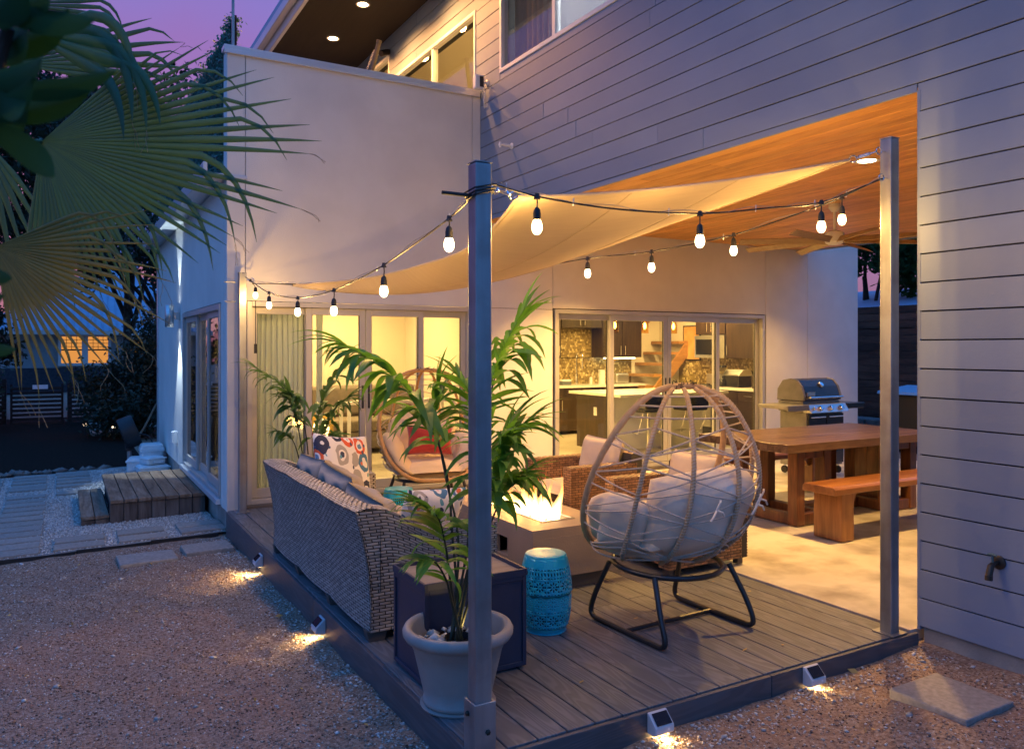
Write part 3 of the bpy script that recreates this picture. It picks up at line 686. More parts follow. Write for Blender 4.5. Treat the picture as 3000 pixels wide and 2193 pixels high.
slider_b(5.28, 8.92, 2.08, [6.17, 7.10, 8.02], 1)
f = MB(); x0, x1 = 1.405, 1.55
f.box(x0, x1, 8.51, 8.56, .06, 2.06).box(x0, x1, 11.28, 11.33, .06, 2.06).box(x0, x1, 8.56, 11.28, 2.0, 2.06).box(x0, x1, 8.56, 11.28, .06, .10)
sd = f.build('sliding_door', M['alu'], house, bevel=.003)
MB().box(1.37, 1.55, 8.49, 11.35, .0, .055).build('threshold', M['flashing'], sd, bevel=.004)
for a, b, x in ((8.56, 9.50, 1.44), (9.44, 10.35, 1.48), (10.30, 11.28, 1.44)):
    MB().box(x, x+.035, a, a+.07, .105, 1.998).box(x, x+.035, b-.07, b, .105, 1.998).box(x, x+.035, a+.07, b-.07, .105, .2).box(x, x+.035, a+.07, b-.07, 1.93, 1.998).build('door_panel', M['alu'], sd, bevel=.003)
    MB().box(x+.015, x+.019, a+.07, b-.07, .2, 1.93).build('pane', M['glass_dark'], sd)

# ---------------------------------------------------------------- interior shell
r = MB()
r.box(1.62, 5.2, 12.7, 12.8, 0, 2.7).box(5.14, 5.24, VB+.2, 12.7, 0, 2.7)
r.box(5.24, 11.0, 12.6, 12.7, 0, 2.8).box(10.7, 10.8, VB+.2, 12.6, 0, 2.8)
r.build('interior_wall', M['inwall'], house)
MB().box(1.62, 10.7, VB+.13, 12.7, -.06, .024).build('interior_floor', M['infloor'], house)
MB().box(1.62, 5.2, VB+.2, 12.7, 2.6, 2.66).box(5.24, 10.7, VB+.2, 12.6, 2.7, 2.76).build('interior_ceiling', M['white_paint'], house)
def downlight(loc, energy, color, label, spot=None, r=.07, parent=None, glow='down', blend=.6):
    t = thing('recessed_light', label, 'ceiling light', loc, group='recessed ceiling lights')
    MB().lathe([(r, -.004), (r*1.35, -.006), (r*1.35, -.001), (r, -.001)], n=24, cap=False).build('trim_ring', M['white_paint'], t, local=True, smooth=True)
    MB().lathe([(r*.98, -.003), (r*.98, -.0015)], n=24).build('lens', M[glow], t, local=True)
    x, y, z = loc
    if spot: light('downlight', 'SPOT', (x, y, z-.012), energy, color, t, size=.06, spot=spot, blend=blend, target=(x, y, 0))
    else: light('downlight', 'AREA', (x, y, z-.012), energy, color, t, size=.4)
    return t

# ---------------------------------------------------------------- deck
deck = thing('deck', 'low grey composite deck with dark fascia in front of the glass doors', 'deck', (1.42, 2.73, 0))
MB().box(1.46, 4.18, 2.76, 8.1, -.12, -.03).build('deck_frame', M['joint'], deck)
MB().box(1.425, 1.548, 2.735, 8.12, -.024, 0).build('border_board', M['deck'], deck, bevel=.004)
u = 1.556; k = 0
while u < 4.1:
    w = min(.138, 4.19-u); cuts = [2.752] + sorted([random.uniform(3.3, 5.2) if k % 2 else random.uniform(5.2, 7.4)]) + [8.12]
    for c0, c1 in zip(cuts, cuts[1:]):
        MB().box(u, u+w, c0+.0015, c1-.0015, -.024, -.0005*random.random()).build('deck_board', M['deck'], deck, bevel=.004)
    u += .1445; k += 1
for a, b in ((2.745, 5.02), (5.024, 8.1)):
    MB().box(1.402, 1.424, a, b, -.26, -.004).build('fascia_board', M['deck_edge'], deck, bevel=.004)
MB().box(1.402, 3.02, 2.722, 2.744, -.26, -.004).build('fascia_board', M['deck_edge_x'], deck, bevel=.004)
MB().box(3.024, 4.20, 2.722, 2.744, -.26, -.004).build('fascia_board', M['deck_edge_x'], deck, bevel=.004)

# ---------------------------------------------------------------- posts
def post(x, y, h, label, base=0.0, w=.072, bracket=False, name='shade_post'):
    t = thing(name, label, 'post', (x, y, base), group='steel posts carrying the shade sail')
    q = w/2
    MB().box(-q, q, -q, q, 0, h-base).build('shaft', M['galv'], t, local=True, bevel=.006, seg=3)
    MB().box(-q-.002, q+.002, -q-.002, q+.002, h-base, h-base+.006).build('cap', M['galv'], t, local=True, bevel=.002)
    if bracket:
        b = q+.012
        MB().box(-b, b, -b, -q-.0015, -.12, .20).box(-b, -q-.0015, -q-.0015, b, -.12, .20).box(q+.0015, b, -q-.0015, b, 0.003, .20).build('base_bracket', M['galv'], t, local=True, bevel=.003)
        for p_, d_ in (((.01, -b-.004, .085), 'y'), ((-b-.004, .008, .15), 'x')):
            m = MB().lathe([(.011, -.006), (.011, .004), (.006, .008)], n=6)
            m.xf(Matrix.Translation(p_) @ (Matrix.Rotation(PI/2, 4, 'X') if d_ == 'y' else Matrix.Rotation(-PI/2, 4, 'Y')))
            m.build('bolt', M['bronze'], t, local=True)
    else:
        MB().box(-q-.03, q+.03, -q-.03, q+.03, 0.001, .009).build('base_plate', M['galv'], t, local=True, bevel=.002)
    return t
def eyebolt(t, p, d):
    d = Vector(d).normalized(); m = MB(); p = Vector(p)
    m.tube([p, p+d*.03], .005, 8); c = p+d*.05; s = d.cross(Vector((0,0,1))).normalized(); a = d
    m.tube([c+(a*math.cos(q)+Vector((0,0,1))*math.sin(q))*.02 for q in [2*PI*i/14 for i in range(14)]], .004, 6, closed=True)
    m.build('eye_bolt', M['chrome'], t)
NPp = post(1.453, 2.80, 2.335, 'near steel post at the front corner of the deck, before the potted palm', 0, bracket=True)
RPp = post(4.05, 2.80, 2.775, 'tall steel post beside the siding at the right end of the deck')
LPp = post(1.533, 7.98, 2.33, 'far steel post beside the curtained door at the left end of the deck')
eyebolt(NPp, (1.489, 2.81, 2.25), (1, .3, 0)); eyebolt(RPp, (4.014, 2.80, 2.70), (-1, .1, 0)); eyebolt(RPp, (4.014, 2.79, 2.55), (-1, 0, 0)); eyebolt(LPp, (1.569, 7.95, 2.26), (1, -.5, 0))
MB().tube([(1.47, 7.98, 2.24), (1.37, 7.98, 2.24)], .006, 8).tube([(1.47, 7.98, 2.05), (1.37, 7.98, 2.05)], .006, 8).build('through_bolt', M['galv'], LPp)
MB().tube([(1.43, 2.80, 2.205), (1.30, 2.83, 2.212)], .008, 8).build('through_bolt', M['cable'], NPp)

# ---------------------------------------------------------------- shade sail
sail = thing('shade_sail', 'sand coloured triangular shade sail stretched over the deck between three posts', 'shade sail', (1.66, 2.85, 2.2))
A = Vector((1.66, 2.86, 2.235)); B = Vector((3.905, 2.95, 2.672)); Cc = Vector((1.86, 7.35, 2.185))
def edge(P, Q, inset, t, third):
    m = (P+Q)/2; d = (third-m); d.z = 0; d.normalize()
    return P.lerp(Q, t) + d*inset*4*t*(1-t)
def sailpt(s, t):
    # Coons-like triangle: s along A->B side, t towards C
    ab = edge(A, B, .14, s, Cc); ac = edge(A, Cc, .42, t, B); bc = edge(B, Cc, .16, t, A)
    base = A.lerp(B, s)
    p = ac.lerp(bc, s) + (ab-base)*(1-t)
    sag = -.20*(4*t*(1-t))*(0.35+.65*4*s*(1-s)) - .03*4*s*(1-s)*(1-t)
    p.z += sag - .17*math.sin(PI*t)*s + .014*math.sin(17*s)*t**5 + .010*math.sin(15*t)*(1-s)**6*(1-t)
    return p
sm = MB(); sm.grid(sailpt, 30, 34)
sm.build('fabric', M['sail'], sail, smooth=True, solid=.0025, flat=0)
hem = MB()
hem.tube([sailpt(i/24, 0) for i in range(25)], .008, 6).tube([sailpt(0, i/30) for i in range(30)], .008, 6).tube([sailpt(1, i/30) for i in range(30)], .008, 6)
hem.build('hem', M['sail'], sail, smooth=True)
for s_ in (.34, .67): MB().tube([sailpt(s_, i/30)+Vector((0,0,-.001)) for i in range(30)], .0035, 5).build('seam', M['sail'], sail, smooth=True)
def rigging(p, q):
    p = Vector(p); q = Vector(q); d = (q-p); L = d.length; d.normalize(); s = d.orthogonal().normalized(); w = d.cross(s)
    m = MB(); r = lambda c, R_: m.tube([c+(d*math.cos(a)+w*math.sin(a))*R_ for a in [2*PI*i/14 for i in range(14)]], .004, 6, closed=True)
    r(p+d*.02, .02); a = p+d*(L*.35); b = p+d*(L*.75)
    m.tube([p+d*.035, a], .004, 6); m.tube([b, q], .004, 6)
    for k in (-1, 1): m.tube([a+s*.010*k, b+s*.010*k], .0045, 6)
    m.tube([a-s*.012, a+s*.012], .006, 6); m.tube([b-s*.012, b+s*.012], .006, 6)
    m.build('turnbuckle', M['chrome'], sail)
rigging(A, (1.51, 2.815, 2.25)); rigging(B, (3.965, 2.82, 2.70)); 
MB().tube([Cc, (1.72, 7.62, 2.215)], .006, 6).tube([(1.72, 7.62, 2.215), (1.60, 7.93, 2.26)], .0025, 6).build('steel_wire', M['wire'], sail)

# ---------------------------------------------------------------- string lights
def bulbmesh():
    b = MB(); b.lathe([(.003, -.107), (.012, -.104), (.020, -.093), (.0235, -.078), (.021, -.060), (.014, -.044)], n=16)
    return b
B0 = bulbmesh(); S0 = MB(); S0.lathe([(.0165, -.046), (.0165, -.02), (.013, -.002), (.006, .006)], n=12)
K0 = MB(); K0.lathe([(.016, -.012), (.011, 0), (.009, .012)], n=8)
def string_light(label, pts, bulbs, droplen):
    t = thing('string_light', label, 'string light', pts[0], group='festoon string lights hung round the deck')
    cp = spline(pts, 8)
    MB().tube(cp, .0042, 6).build('cable', M['cable'], t, smooth=True)
    MB().tube([p+Vector((.004*math.sin(i*1.7), .003*math.cos(i*1.3), .008+.008*math.sin(i*.9))) for i, p in enumerate(cp)], .0016, 5).build('support_wire', M['wire'], t)
    for i in range(3, len(cp)-2, 9):
        MB().tube([cp[i]+Vector((0, 0, -.012)), cp[i]+Vector((.003, 0, .022))], .0025, 5).build('cable_tie', M['white_plastic'], t)
    for (b, top) in bulbs:
        b = Vector(b); top = Vector(top); ctr = Vector((b.x, b.y, b.z+.08))
        m = MB(); m.v = list(K0.v); m.f = list(K0.f); m.xf(Matrix.Translation(top)); m.build('drop_clip', M['cable'], t, smooth=True)
        if (top-ctr).length > .02: MB().tube([top, (top+ctr)/2+Vector((.004, .004, 0)), ctr], .0035, 6).build('drop_cord', M['cable'], t)
        m = MB(); m.v = list(S0.v); m.f = list(S0.f); m.xf(Matrix.Translation(ctr)); m.build('socket', M['cable'], t, smooth=True)
        m = MB(); m.v = list(B0.v); m.f = list(B0.f); m.xf(Matrix.Translation(ctr)); m.build('bulb', M['bulb'], t, smooth=True)
        light('bulb_light', 'POINT', (ctr.x, ctr.y, ctr.z-.08), 13.5, (1.0,.56,.155), t, size=.014)
    return t
LPx, NPx, RPx = (1.55,7.94), (1.46,2.82), (4.04,2.8)
s1c = [(1.548,7.9,2.285),(1.545,7.651,2.235),(1.53,6.824,2.069),(1.513,5.827,1.971),(1.496,4.884,1.967),(1.48,3.953,2.038),(1.465,3.114,2.164),(1.453,2.845,2.225)]
s1b = [(1.60,7.70,2.094),(1.53,6.824,1.957),(1.513,5.827,1.86),(1.496,4.884,1.829),(1.48,3.953,1.895),(1.465,3.114,2.044)]
string_light('string of warm bulbs sagging along the left deck edge, in front of the curtained door', s1c, list(zip(s1b, s1c[1:7])), .1)
s2c = [(1.49,2.79,2.262),(1.721,2.80,2.232),(2.119,2.80,2.215),(2.626,2.80,2.237),(3.107,2.80,2.307),(3.48,2.80,2.368),(3.98,2.795,2.545)]
s2b = [(1.721,2.80,2.099),(2.626,2.80,2.101),(3.48,2.80,2.234)]
string_light('string of warm bulbs along the front deck edge between the near and the tall post', s2c, list(zip(s2b, [s2c[1], s2c[3], s2c[5]])), .1)
s3c = [(1.60,7.85,2.22),(2.5,5.97,2.13),(2.9,5.15,2.165),(3.201,4.531,2.228),(3.412,4.096,2.243),(3.654,3.596,2.309),(3.869,3.153,2.43),(3.933,3.021,2.476),(4.0,2.83,2.55)]
s3b = [(3.201,4.531,2.117),(3.412,4.096,2.131),(3.654,3.596,2.204),(3.933,3.021,2.339)]
string_light('string of warm bulbs crossing behind the shade sail, before the kitchen door', s3c, list(zip(s3b, [s3c[3], s3c[4], s3c[5], s3c[7]])), .1)
m = MB()
for k in range(3):
    z = 2.205+.012*k; q = .040+.004*k
    m.tube(spline([(1.453-q, 2.80-q, z), (1.453+q, 2.80-q, z+.02), (1.453+q, 2.80+q, z+.005), (1.453-q, 2.80+q, z-.012), (1.453-q, 2.80-q, z)], 4), .0038, 6)
tag(m.build('cable_coil', M['cable'], smooth=True), 'black cable coiled round the top of the near steel post', 'cable')
MB_plug = MB().tube([(1.60, 7.70, 2.05), (1.60, 7.70, 1.62)], .004, 6).box(1.588, 1.612, 7.69, 7.71, 1.55, 1.64)
tag(MB_plug.build('hanging_plug', M['cable']), 'black cable end with a plug hanging beside the far steel post', 'plug')

# ---------------------------------------------------------------- solar deck lamps
def solar_lamp(loc, rz, label):
    t = thing('deck_lamp', label, 'deck lamp', loc, rz, group='solar lamps on the deck fascia')
    w, h, d = .105, .092, .062   # local: mounted on plane y=0, facing -y
    prof = [(0, -h/2), (0, h/2), (-.010, h/2), (-d, -.004), (-d, -.034), (-d+.022, -h/2)]
    MB().prism(prof, -w/2, w/2, 'x').build('body', M['grey_plastic'], t, local=True, bevel=.005, seg=3)
    a = Vector((0, -.012, h/2+.001)); b = Vector((0, -d-.001, -.003)); q = (b-a); nrm = Vector((0, -q.z, q.y)).normalized()
    if nrm.z < 0: nrm = -nrm
    ex = Vector((1,0,0)); qn = q.normalized(); c = (a+b)/2 + nrm*.0022
    MB().obox(c, (w*.80, q.length*.80, .003), Matrix((ex, qn, nrm)).transposed()).build('solar_panel', M['solar'], t, local=True, bevel=.001)
    m = MB().lathe([(.006, 0), (.005, .003)], n=12); m.xf(Matrix.Translation((.02, -d, -.018)) @ Matrix.Rotation(PI/2, 4, 'X')); m.build('sensor', M['white_plastic'], t, local=True)
    MB().box(-w*.36, w*.36, -d+.026, -.012, -h/2-.003, -h/2-.001).build('lens', M['lampglow'], t, local=True)
    l = light('lamp', 'SPOT', (0, -.045, -h/2-.006), 17, (1, .60, .20), None, size=.02, spot=150, blend=.7); l.parent = t; l.rotation_euler = (R(-52), 0, 0)
    return t
solar_lamp((2.293, 2.721, -.049), 0, 'small silver solar lamp on the front fascia, nearest the near post')
solar_lamp((3.292, 2.721, -.048), 0, 'small silver solar lamp on the front fascia, nearest the siding')
solar_lamp((1.401, 4.792, -.098), -PI/2, 'small silver solar lamp on the left fascia below the near half of the sofa')
solar_lamp((1.401, 6.507, -.10), -PI/2, 'small silver solar lamp on the left fascia toward the house corner')

# ---------------------------------------------------------------- things on the walls
t = thing('security_camera', 'small white security camera on the siding above the parapet', 'camera', (4.25, 8.0, 4.64))
MB().lathe([(.035, 0), (.035, .012), (.012, .02), (.012, .06)], n=16).xf(Matrix.Rotation(-PI/2, 4, 'Y')).build('mount', M['white_plastic'], t, local=True, smooth=True)
MB().box(-.17, -.06, -.04, .04, -.09, .07).build('body', M['white_plastic'], t, local=True, bevel=.012, seg=3)
MB().box(-.12, -.07, -.043, -.0405, -.07, .05).build('face', M['black_gloss'], t, local=True)
MB().tube([(-.06, 0, -.08), (-.03, 0, -.12), (-.04, .02, -.2), (-.01, .05, -.28)], .006, 6).build('cord', M['white_plastic'], t, local=True)
t = thing('wall_bracket', 'small white bracket sticking out of the blue-grey siding', 'bracket', (4.25, 7.43, 3.79))
m = MB().lathe([(.035, 0), (.035, .01), (.014, .016), (.012, .13), (.018, .135), (.018, .16)], n=14); m.xf(Matrix.Rotation(-PI/2, 4, 'Y')); m.build('arm', M['white_plastic'], t, local=True, smooth=True)
MB().box(-.155, -.14, -.012, .012, -.03, .03).build('clamp', M['white_plastic'], t, local=True, bevel=.003)
t = thing('wall_tap', 'dark bronze outdoor tap on the grey siding', 'tap', (4.248, 2.31, .484))
m = MB().lathe([(.036, 0), (.036, .008), (.020, .016)], n=18); m.xf(Matrix.Rotation(-PI/2, 4, 'Y')); m.build('flange', M['bronze'], t, local=True, smooth=True)
MB().tube([(-.008,0,0), (-.05,0,0), (-.075,0,-.012), (-.09,0,-.045), (-.094,0,-.06)], [.013,.013,.017,.017,.017], 10).tube([(-.094,0,-.055), (-.096,0,-.08)], .019, 10).build('spout', M['bronze'], t, local=True, smooth=True)
MB().tube([(-.06,0,.005), (-.062,0,.04)], .006, 8).tube([(-.062,-.022,.045), (-.062,0,.05), (-.062,.022,.045)], .006, 8).build('handle', mat('tap_handle', (.05,.12,.14), rough=.5), t, local=True, smooth=True)
t = thing('wall_sconce', 'brushed cylinder up and down light on the white side wall', 'wall lamp', (1.42, 11.72, 2.04))
MB().lathe([(.055, -.15), (.055, .15)], (-.13, 0, 0), 24, cap=False).lathe([(.052, .13), (.01, .13)], (-.13, 0, 0), 24).lathe([(.052, -.13), (.01, -.13)], (-.13, 0, 0), 24).build('body', M['steel'], t, local=True, smooth=True, solid=.003)
MB().box(-.08, 0, -.03, .03, -.05, .05).build('bracket', M['steel'], t, local=True, bevel=.003)
MB().lathe([(.045, -.137), (.045, -.134)], (-.13,0,0), 18).build('lens', M['coolglow'], t, local=True)
MB().lathe([(.045, .134), (.045, .137)], (-.13,0,0), 18).build('lens', M['coolglow'], t, local=True)
light('up_spot', 'SPOT', (1.29, 11.72, 2.19), 60, (.72,.90,1.0), t, size=.03, spot=48, blend=.35, target=(1.31, 11.72, 4))
light('down_spot', 'SPOT', (1.29, 11.72, 1.89), 95, (.72,.90,1.0), t, size=.03, spot=60, blend=.35, target=(1.26, 11.66, 0))
t = thing('outdoor_outlet', 'white weatherproof outlet box on the side wall beside the glass door', 'outlet', (1.42, 12.0, .35))
MB().box(-.06, 0, -.07, .07, -.085, .085).build('cover', M['white_plastic'], t, local=True, bevel=.008); MB().box(-.075, -.061, -.055, .055, -.07, .07).build('lid', M['white_plastic'], t, local=True, bevel=.004)
t = thing('wall_spotlight', 'small dark camera on the upper siding under the soffit', 'camera', (4.25, 11.1, 6.0))
MB().box(-.03, 0, -.03, .03, -.03, .03).build('mount', M['bronze'], t, local=True); m = MB().tube([(-.03,0,0), (-.16,-.05,-.06)], .045, 12); m.build('body', M['bronze'], t, local=True, smooth=True)
# hanging-chair pole with chain on the balcony
t = thing('balcony_pole', 'leaning black pole with a hanging chain behind the parapet', 'pole', (3.2, 9.6, 3.31))
P0 = Vector((3.45, 10.007, 4.756)); P1 = Vector((3.637, 9.901, 5.623)); Q0 = P0 - (P1-P0)*1.4
MB().tube([Q0, P0, P1], .032, 10).tube([P1, P1+(P1-P0).normalized()*.03], .038, 10).build('pole', M['black_metal'], t, smooth=True)
ch = MB(); C0 = P1 - (P1-P0)*.14 + Vector((-.04,0,0)); C1 = Vector((3.481, 9.99, 5.204))
for i in range(11):
    c = C0.lerp(C1, i/10); ax = Vector((1,0,0)) if i % 2 else Vector((0,1,0)); d = (C1-C0).normalized()
    ch.tube([c + d*.024*math.cos(a)+ax*.012*math.sin(a) for a in [2*PI*j/10 for j in range(10)]], .003, 5, closed=True)
ch.build('chain', M['wire'], t)

# ---------------------------------------------------------------- ceiling lights and fan on the patio
WARM = (1.0, .55, .14)
for (x, y, e, lab) in ((5.49, 3.99, 560, 'recessed light in the cedar ceiling near the tall post'), (8.73, 6.96, 230, 'recessed light in the cedar ceiling near the far end of the white wall'),
                       (8.73, 3.99, 200, 'recessed light in the cedar ceiling over the far end of the dining table'), (5.49, 6.96, 950, 'recessed light in the cedar ceiling before the kitchen door')):
    downlight((x, y, ZC), e, WARM, lab, spot=112, blend=.7)
for (y, lab) in ((11.6, 'soffit light farther back under the dark roof'), (10.25, 'soffit light nearer the window under the dark roof'), (8.9, 'soffit light nearest the parapet corner under the dark roof')):
    downlight((3.54, y, ZS), 420, (1,.42,.11), lab, spot=150)
downlight((6.0, 9.2, 6.12), 130, (1,.72,.30), 'round ceiling light seen through the upper balcony window')
downlight((5.4, 6.2, 6.12), 170, (.80,.86,1), 'unseen cool ceiling light added to brighten the blind in the upper corner window')  # unseen lamp, added so the blind in the corner window looks bright
for i, (x, y, e) in enumerate(((2.7, 9.4, 26), (3.9, 11.4, 30), (2.6, 11.6, 16))):
    downlight((x, y, 2.6), e*2.7, (1,.62,.22), ['round ceiling light above the curtain in the living room', 'round ceiling light toward the back wall of the living room', 'round ceiling light in the far left of the living room'][i])
for i, (x, y, e) in enumerate(((6.3, 9.3, 26), (8.2, 9.6, 30), (9.8, 10.6, 26), (6.8, 11.2, 22))):
    downlight((x, y, 2.7), e*3.4, (1,.62,.20), ['round ceiling light inside the kitchen door on the left', 'round ceiling light above the kitchen island', 'round ceiling light over the kitchen range', 'round ceiling light before the kitchen sink'][i])
fan = thing('ceiling_fan', 'large pale ceiling fan under the cedar ceiling above the dining table', 'ceiling fan', (6.85, 5.35, 2.70))
MB().tube([(0,0,.02), (0,0,.30)], .014, 10).lathe([(.055, .37), (.06, .33), (.03, .29)], n=20).build('downrod', M['white_paint'], fan, local=True, smooth=True)
MB().lathe([(.03, .10), (.085, .08), (.10, .03), (.10, -.02), (.06, -.045), (.01, -.05)], n=24).build('motor', M['white_paint'], fan, local=True, smooth=True)
for k in range(8):
    a = 2*PI*k/8+.28; m = MB()
    m.grid(lambda s, tt: (.09+.88*s, (tt-.5)*(.035+.035*s), -.02*s + .028*(tt-.5)*2*(1-.3*s)), 8, 2); m.xf(Matrix.Rotation(a, 4, 'Z')); m.build('blade', M['fan_blade'], fan, local=True, solid=.008)

# ---------------------------------------------------------------- woven wicker helper
def weave(st, fn, L, W, pl, pw, h, nrm_sign=1):
    """strand pieces over surface fn(s,t); L, W metres along s,t; pl pitch of stakes, pw pitch of rows"""
    ns = max(2, int(round(L/pl))); nt = max(2, int(round(W/pw))); e = 1e-3
    for j in range(nt):
        t0, t1 = (j+.11)/nt, (j+.89)/nt; tm = (t0+t1)/2
        for i in range(-1, ns+1):
            if (i+j) % 2: continue
            a, b = max(0, (i-.42)/ns), min(1, (i+1.42)/ns)
            if b-a < .3/ns: continue
            m = (a+b)/2; vs = []
            du = Vector(fn(min(1, m+e), tm))-Vector(fn(max(0, m-e), tm)); dv = Vector(fn(m, min(1, tm+e)))-Vector(fn(m, max(0, tm-e)))
            nn = du.cross(dv).normalized()*nrm_sign
            for s, hh in ((a, -.15), (a+(b-a)*.25, .75), (a+(b-a)*.75, .75), (b, -.15)):
                for tt, q in ((t0, .35), (tm, 1), (t1, .35)):
                    vs.append(Vector(fn(s, tt)) + nn*h*(hh*q if hh > 0 else hh))
            k = len(st.v); st.v += [tuple(p) for p in vs]
            for c in range(3):
                for r_ in range(2):
                    st.f.append((k+c*3+r_, k+c*3+r_+1, k+c*3+r_+4, k+c*3+r_+3))
    return st
def bilin(p00, p10, p01, p11):
    p00, p10, p01, p11 = map(Vector, (p00, p10, p01, p11))
    return lambda s, t: p00*(1-s)*(1-t) + p10*s*(1-t) + p01*(1-s)*t + p11*s*t

# ---------------------------------------------------------------- grey wicker sofa (back to the yard)
sofa = thing('wicker_sofa', 'long grey wicker sofa with taupe cushions along the left deck edge', 'sofa', (1.80, 5.2, 0))
v0, v1 = 4.09, 6.33
def backfn(s, t):   # outer back, s along v (far->near), t up
    v = v1 + (v0-v1)*s
    x = 1.455 - .02*math.sin(PI*t) + .0 - .075*max(0, t-.45)**1.5*2 + .012*abs(math.sin(1.5*2*PI*s))
    x = 1.455 + .018*math.sin(PI*t) - .085*t**1.5 - .014*abs(math.sin(3*PI*s))
    return (x, v, .055 + .665*t)
def topfn(s, t):    # top roll of the back, t across
    b = Vector(backfn(s, 1)); return (b.x + .145*t, b.y, b.z + .012*math.sin(PI*t) - .0*t)
def backin(s, t):
    b = Vector(backfn(s, 1)); return (b.x+.145+.0*t, b.y, b.z-.45*t)
def armtop(x):      # arm height profile along u
    q = min(1, max(0, ((x-1.36)/.88-.17)/.36)); q = q*q*(3-2*q)
    return .718 - .145*q
def armx(s): return 1.37 + .87*s
def armfn(v):
    def f(s, t):
        top = armtop(armx(s)); z = .055 + (top-.055)*t
        xl = Vector(backfn(1 if v < 5 else 0, min(1, (z-.055)/.665))).x; xr = 2.24
        return (xl+(xr-xl)*s, v + (.012*math.sin(PI*t) if v < 5 else 0), z)
    return f
core = MB(); eps = .006
core.grid(lambda s, t: Vector(backfn(s, t))+Vector((eps,0,0)), 24, 12).grid(lambda s, t: Vector(topfn(s, t))-Vector((0,0,eps)), 24, 4).grid(backin, 24, 4)
for v, d in ((v0, eps), (v1, -eps)): core.grid(lambda s, t: Vector(armfn(v)(s, t))+Vector((0,d,0)), 20, 8)
for a, b in ((v0, v0+.16), (v1-.16, v1)):
    core.grid(lambda s, t: (armx(s), a+(b-a)*t, armtop(armx(s))-eps), 20, 3)
    q = b if a == v0 else a
    core.grid(lambda s, t: (1.51+.73*s, q, .2+(armtop(1.51+.73*s)-eps-.2)*t), 20, 3)
core.box(1.50, 2.23, v0+.17, v1-.17, .06, .29).box(2.225, 2.235, v0+.01, v0+.155, .06, .565).box(2.225, 2.235, v1-.155, v1-.01, .06, .565)
core.build('core', M['wicker_back'], sofa)
w = MB(); weave(w, backfn, 2.24, .67, .034, .0165, .006, 1 if False else -1); w.build('woven_back', M['wicker_grey'], sofa, smooth=True, kind='stuff')
w = MB(); weave(w, topfn, 2.24, .145, .034, .0165, .006, -1); w.build('woven_top_rail', M['wicker_grey'], sofa, smooth=True, kind='stuff')
for v, sg in ((v0, 1), (v1, -1)):
    w = MB(); weave(w, armfn(v), .84, .62, .036, .0165, .006, sg)
    a, b = (v0, v0+.16) if v == v0 else (v1-.16, v1)
    weave(w, lambda s, t: (armx(s), a+(b-a)*t, armtop(armx(s))+.002), .87, .16, .036, .0165, .006, 1)
    weave(w, lambda s, t: (2.24, a+(b-a)*s, .055+.51*t), .16, .51, .036, .0165, .006, 1)
    q = b if v == v0 else a
    weave(w, lambda s, t: (1.51+.73*s, q, .3+(armtop(1.51+.73*s)-.3)*t), .73, .3, .036, .0165, .006, -sg)
    w.build('woven_arm', M['wicker_grey'], sofa, smooth=True, kind='stuff')
w = MB(); weave(w, lambda s, t: (2.235, v0+.17+(v1-v0-.34)*s, .06+.23*t), 1.9, .23, .036, .0165, .006, 1); w.build('woven_front', M['wicker_grey'], sofa, smooth=True, kind='stuff')
for x, y in ((1.50, v0+.05), (1.50, v1-.05), (1.50, 4.85), (1.50, 5.6), (2.17, v0+.05), (2.17, v1-.05)):
    MB().prism([(-.045, 0.001), (.045, 0.001), (.06, .06), (-.06, .06)], -.03, .03).xf(Matrix.Translation((x, y, 0))).build('foot', M['firebase'], sofa)
for i in range(3):
    a = v0+.17 + i*.633; m = pillow(.62, .66, .17, 8, 14, .01); m.xf(Matrix.Translation((1.89, a+.315, .375)) @ Matrix.Rotation(PI/2, 4, 'X') @ Matrix.Rotation(PI/2, 4, 'Y'))
    weld(m.build('seat_cushion', M['cush_grey'], sofa, smooth=True, flat=0))
    m = pillow(.63, .44, .20, 4, 18, .05, .10, i*2.1); m.xf(Matrix.Translation((1.675, a+.315, .585+(-.055,-.01,-.008)[i])) @ Matrix.Rotation(R((3.0,2.5,-2)[i]), 4, 'X') @ Matrix.Rotation(R((-24,-17,-12)[i]), 4, 'Y') @ Matrix.Rotation(PI/2, 4, 'Z'))
    weld(m.build('back_cushion', M['cush_grey'], sofa, smooth=True, flat=0))

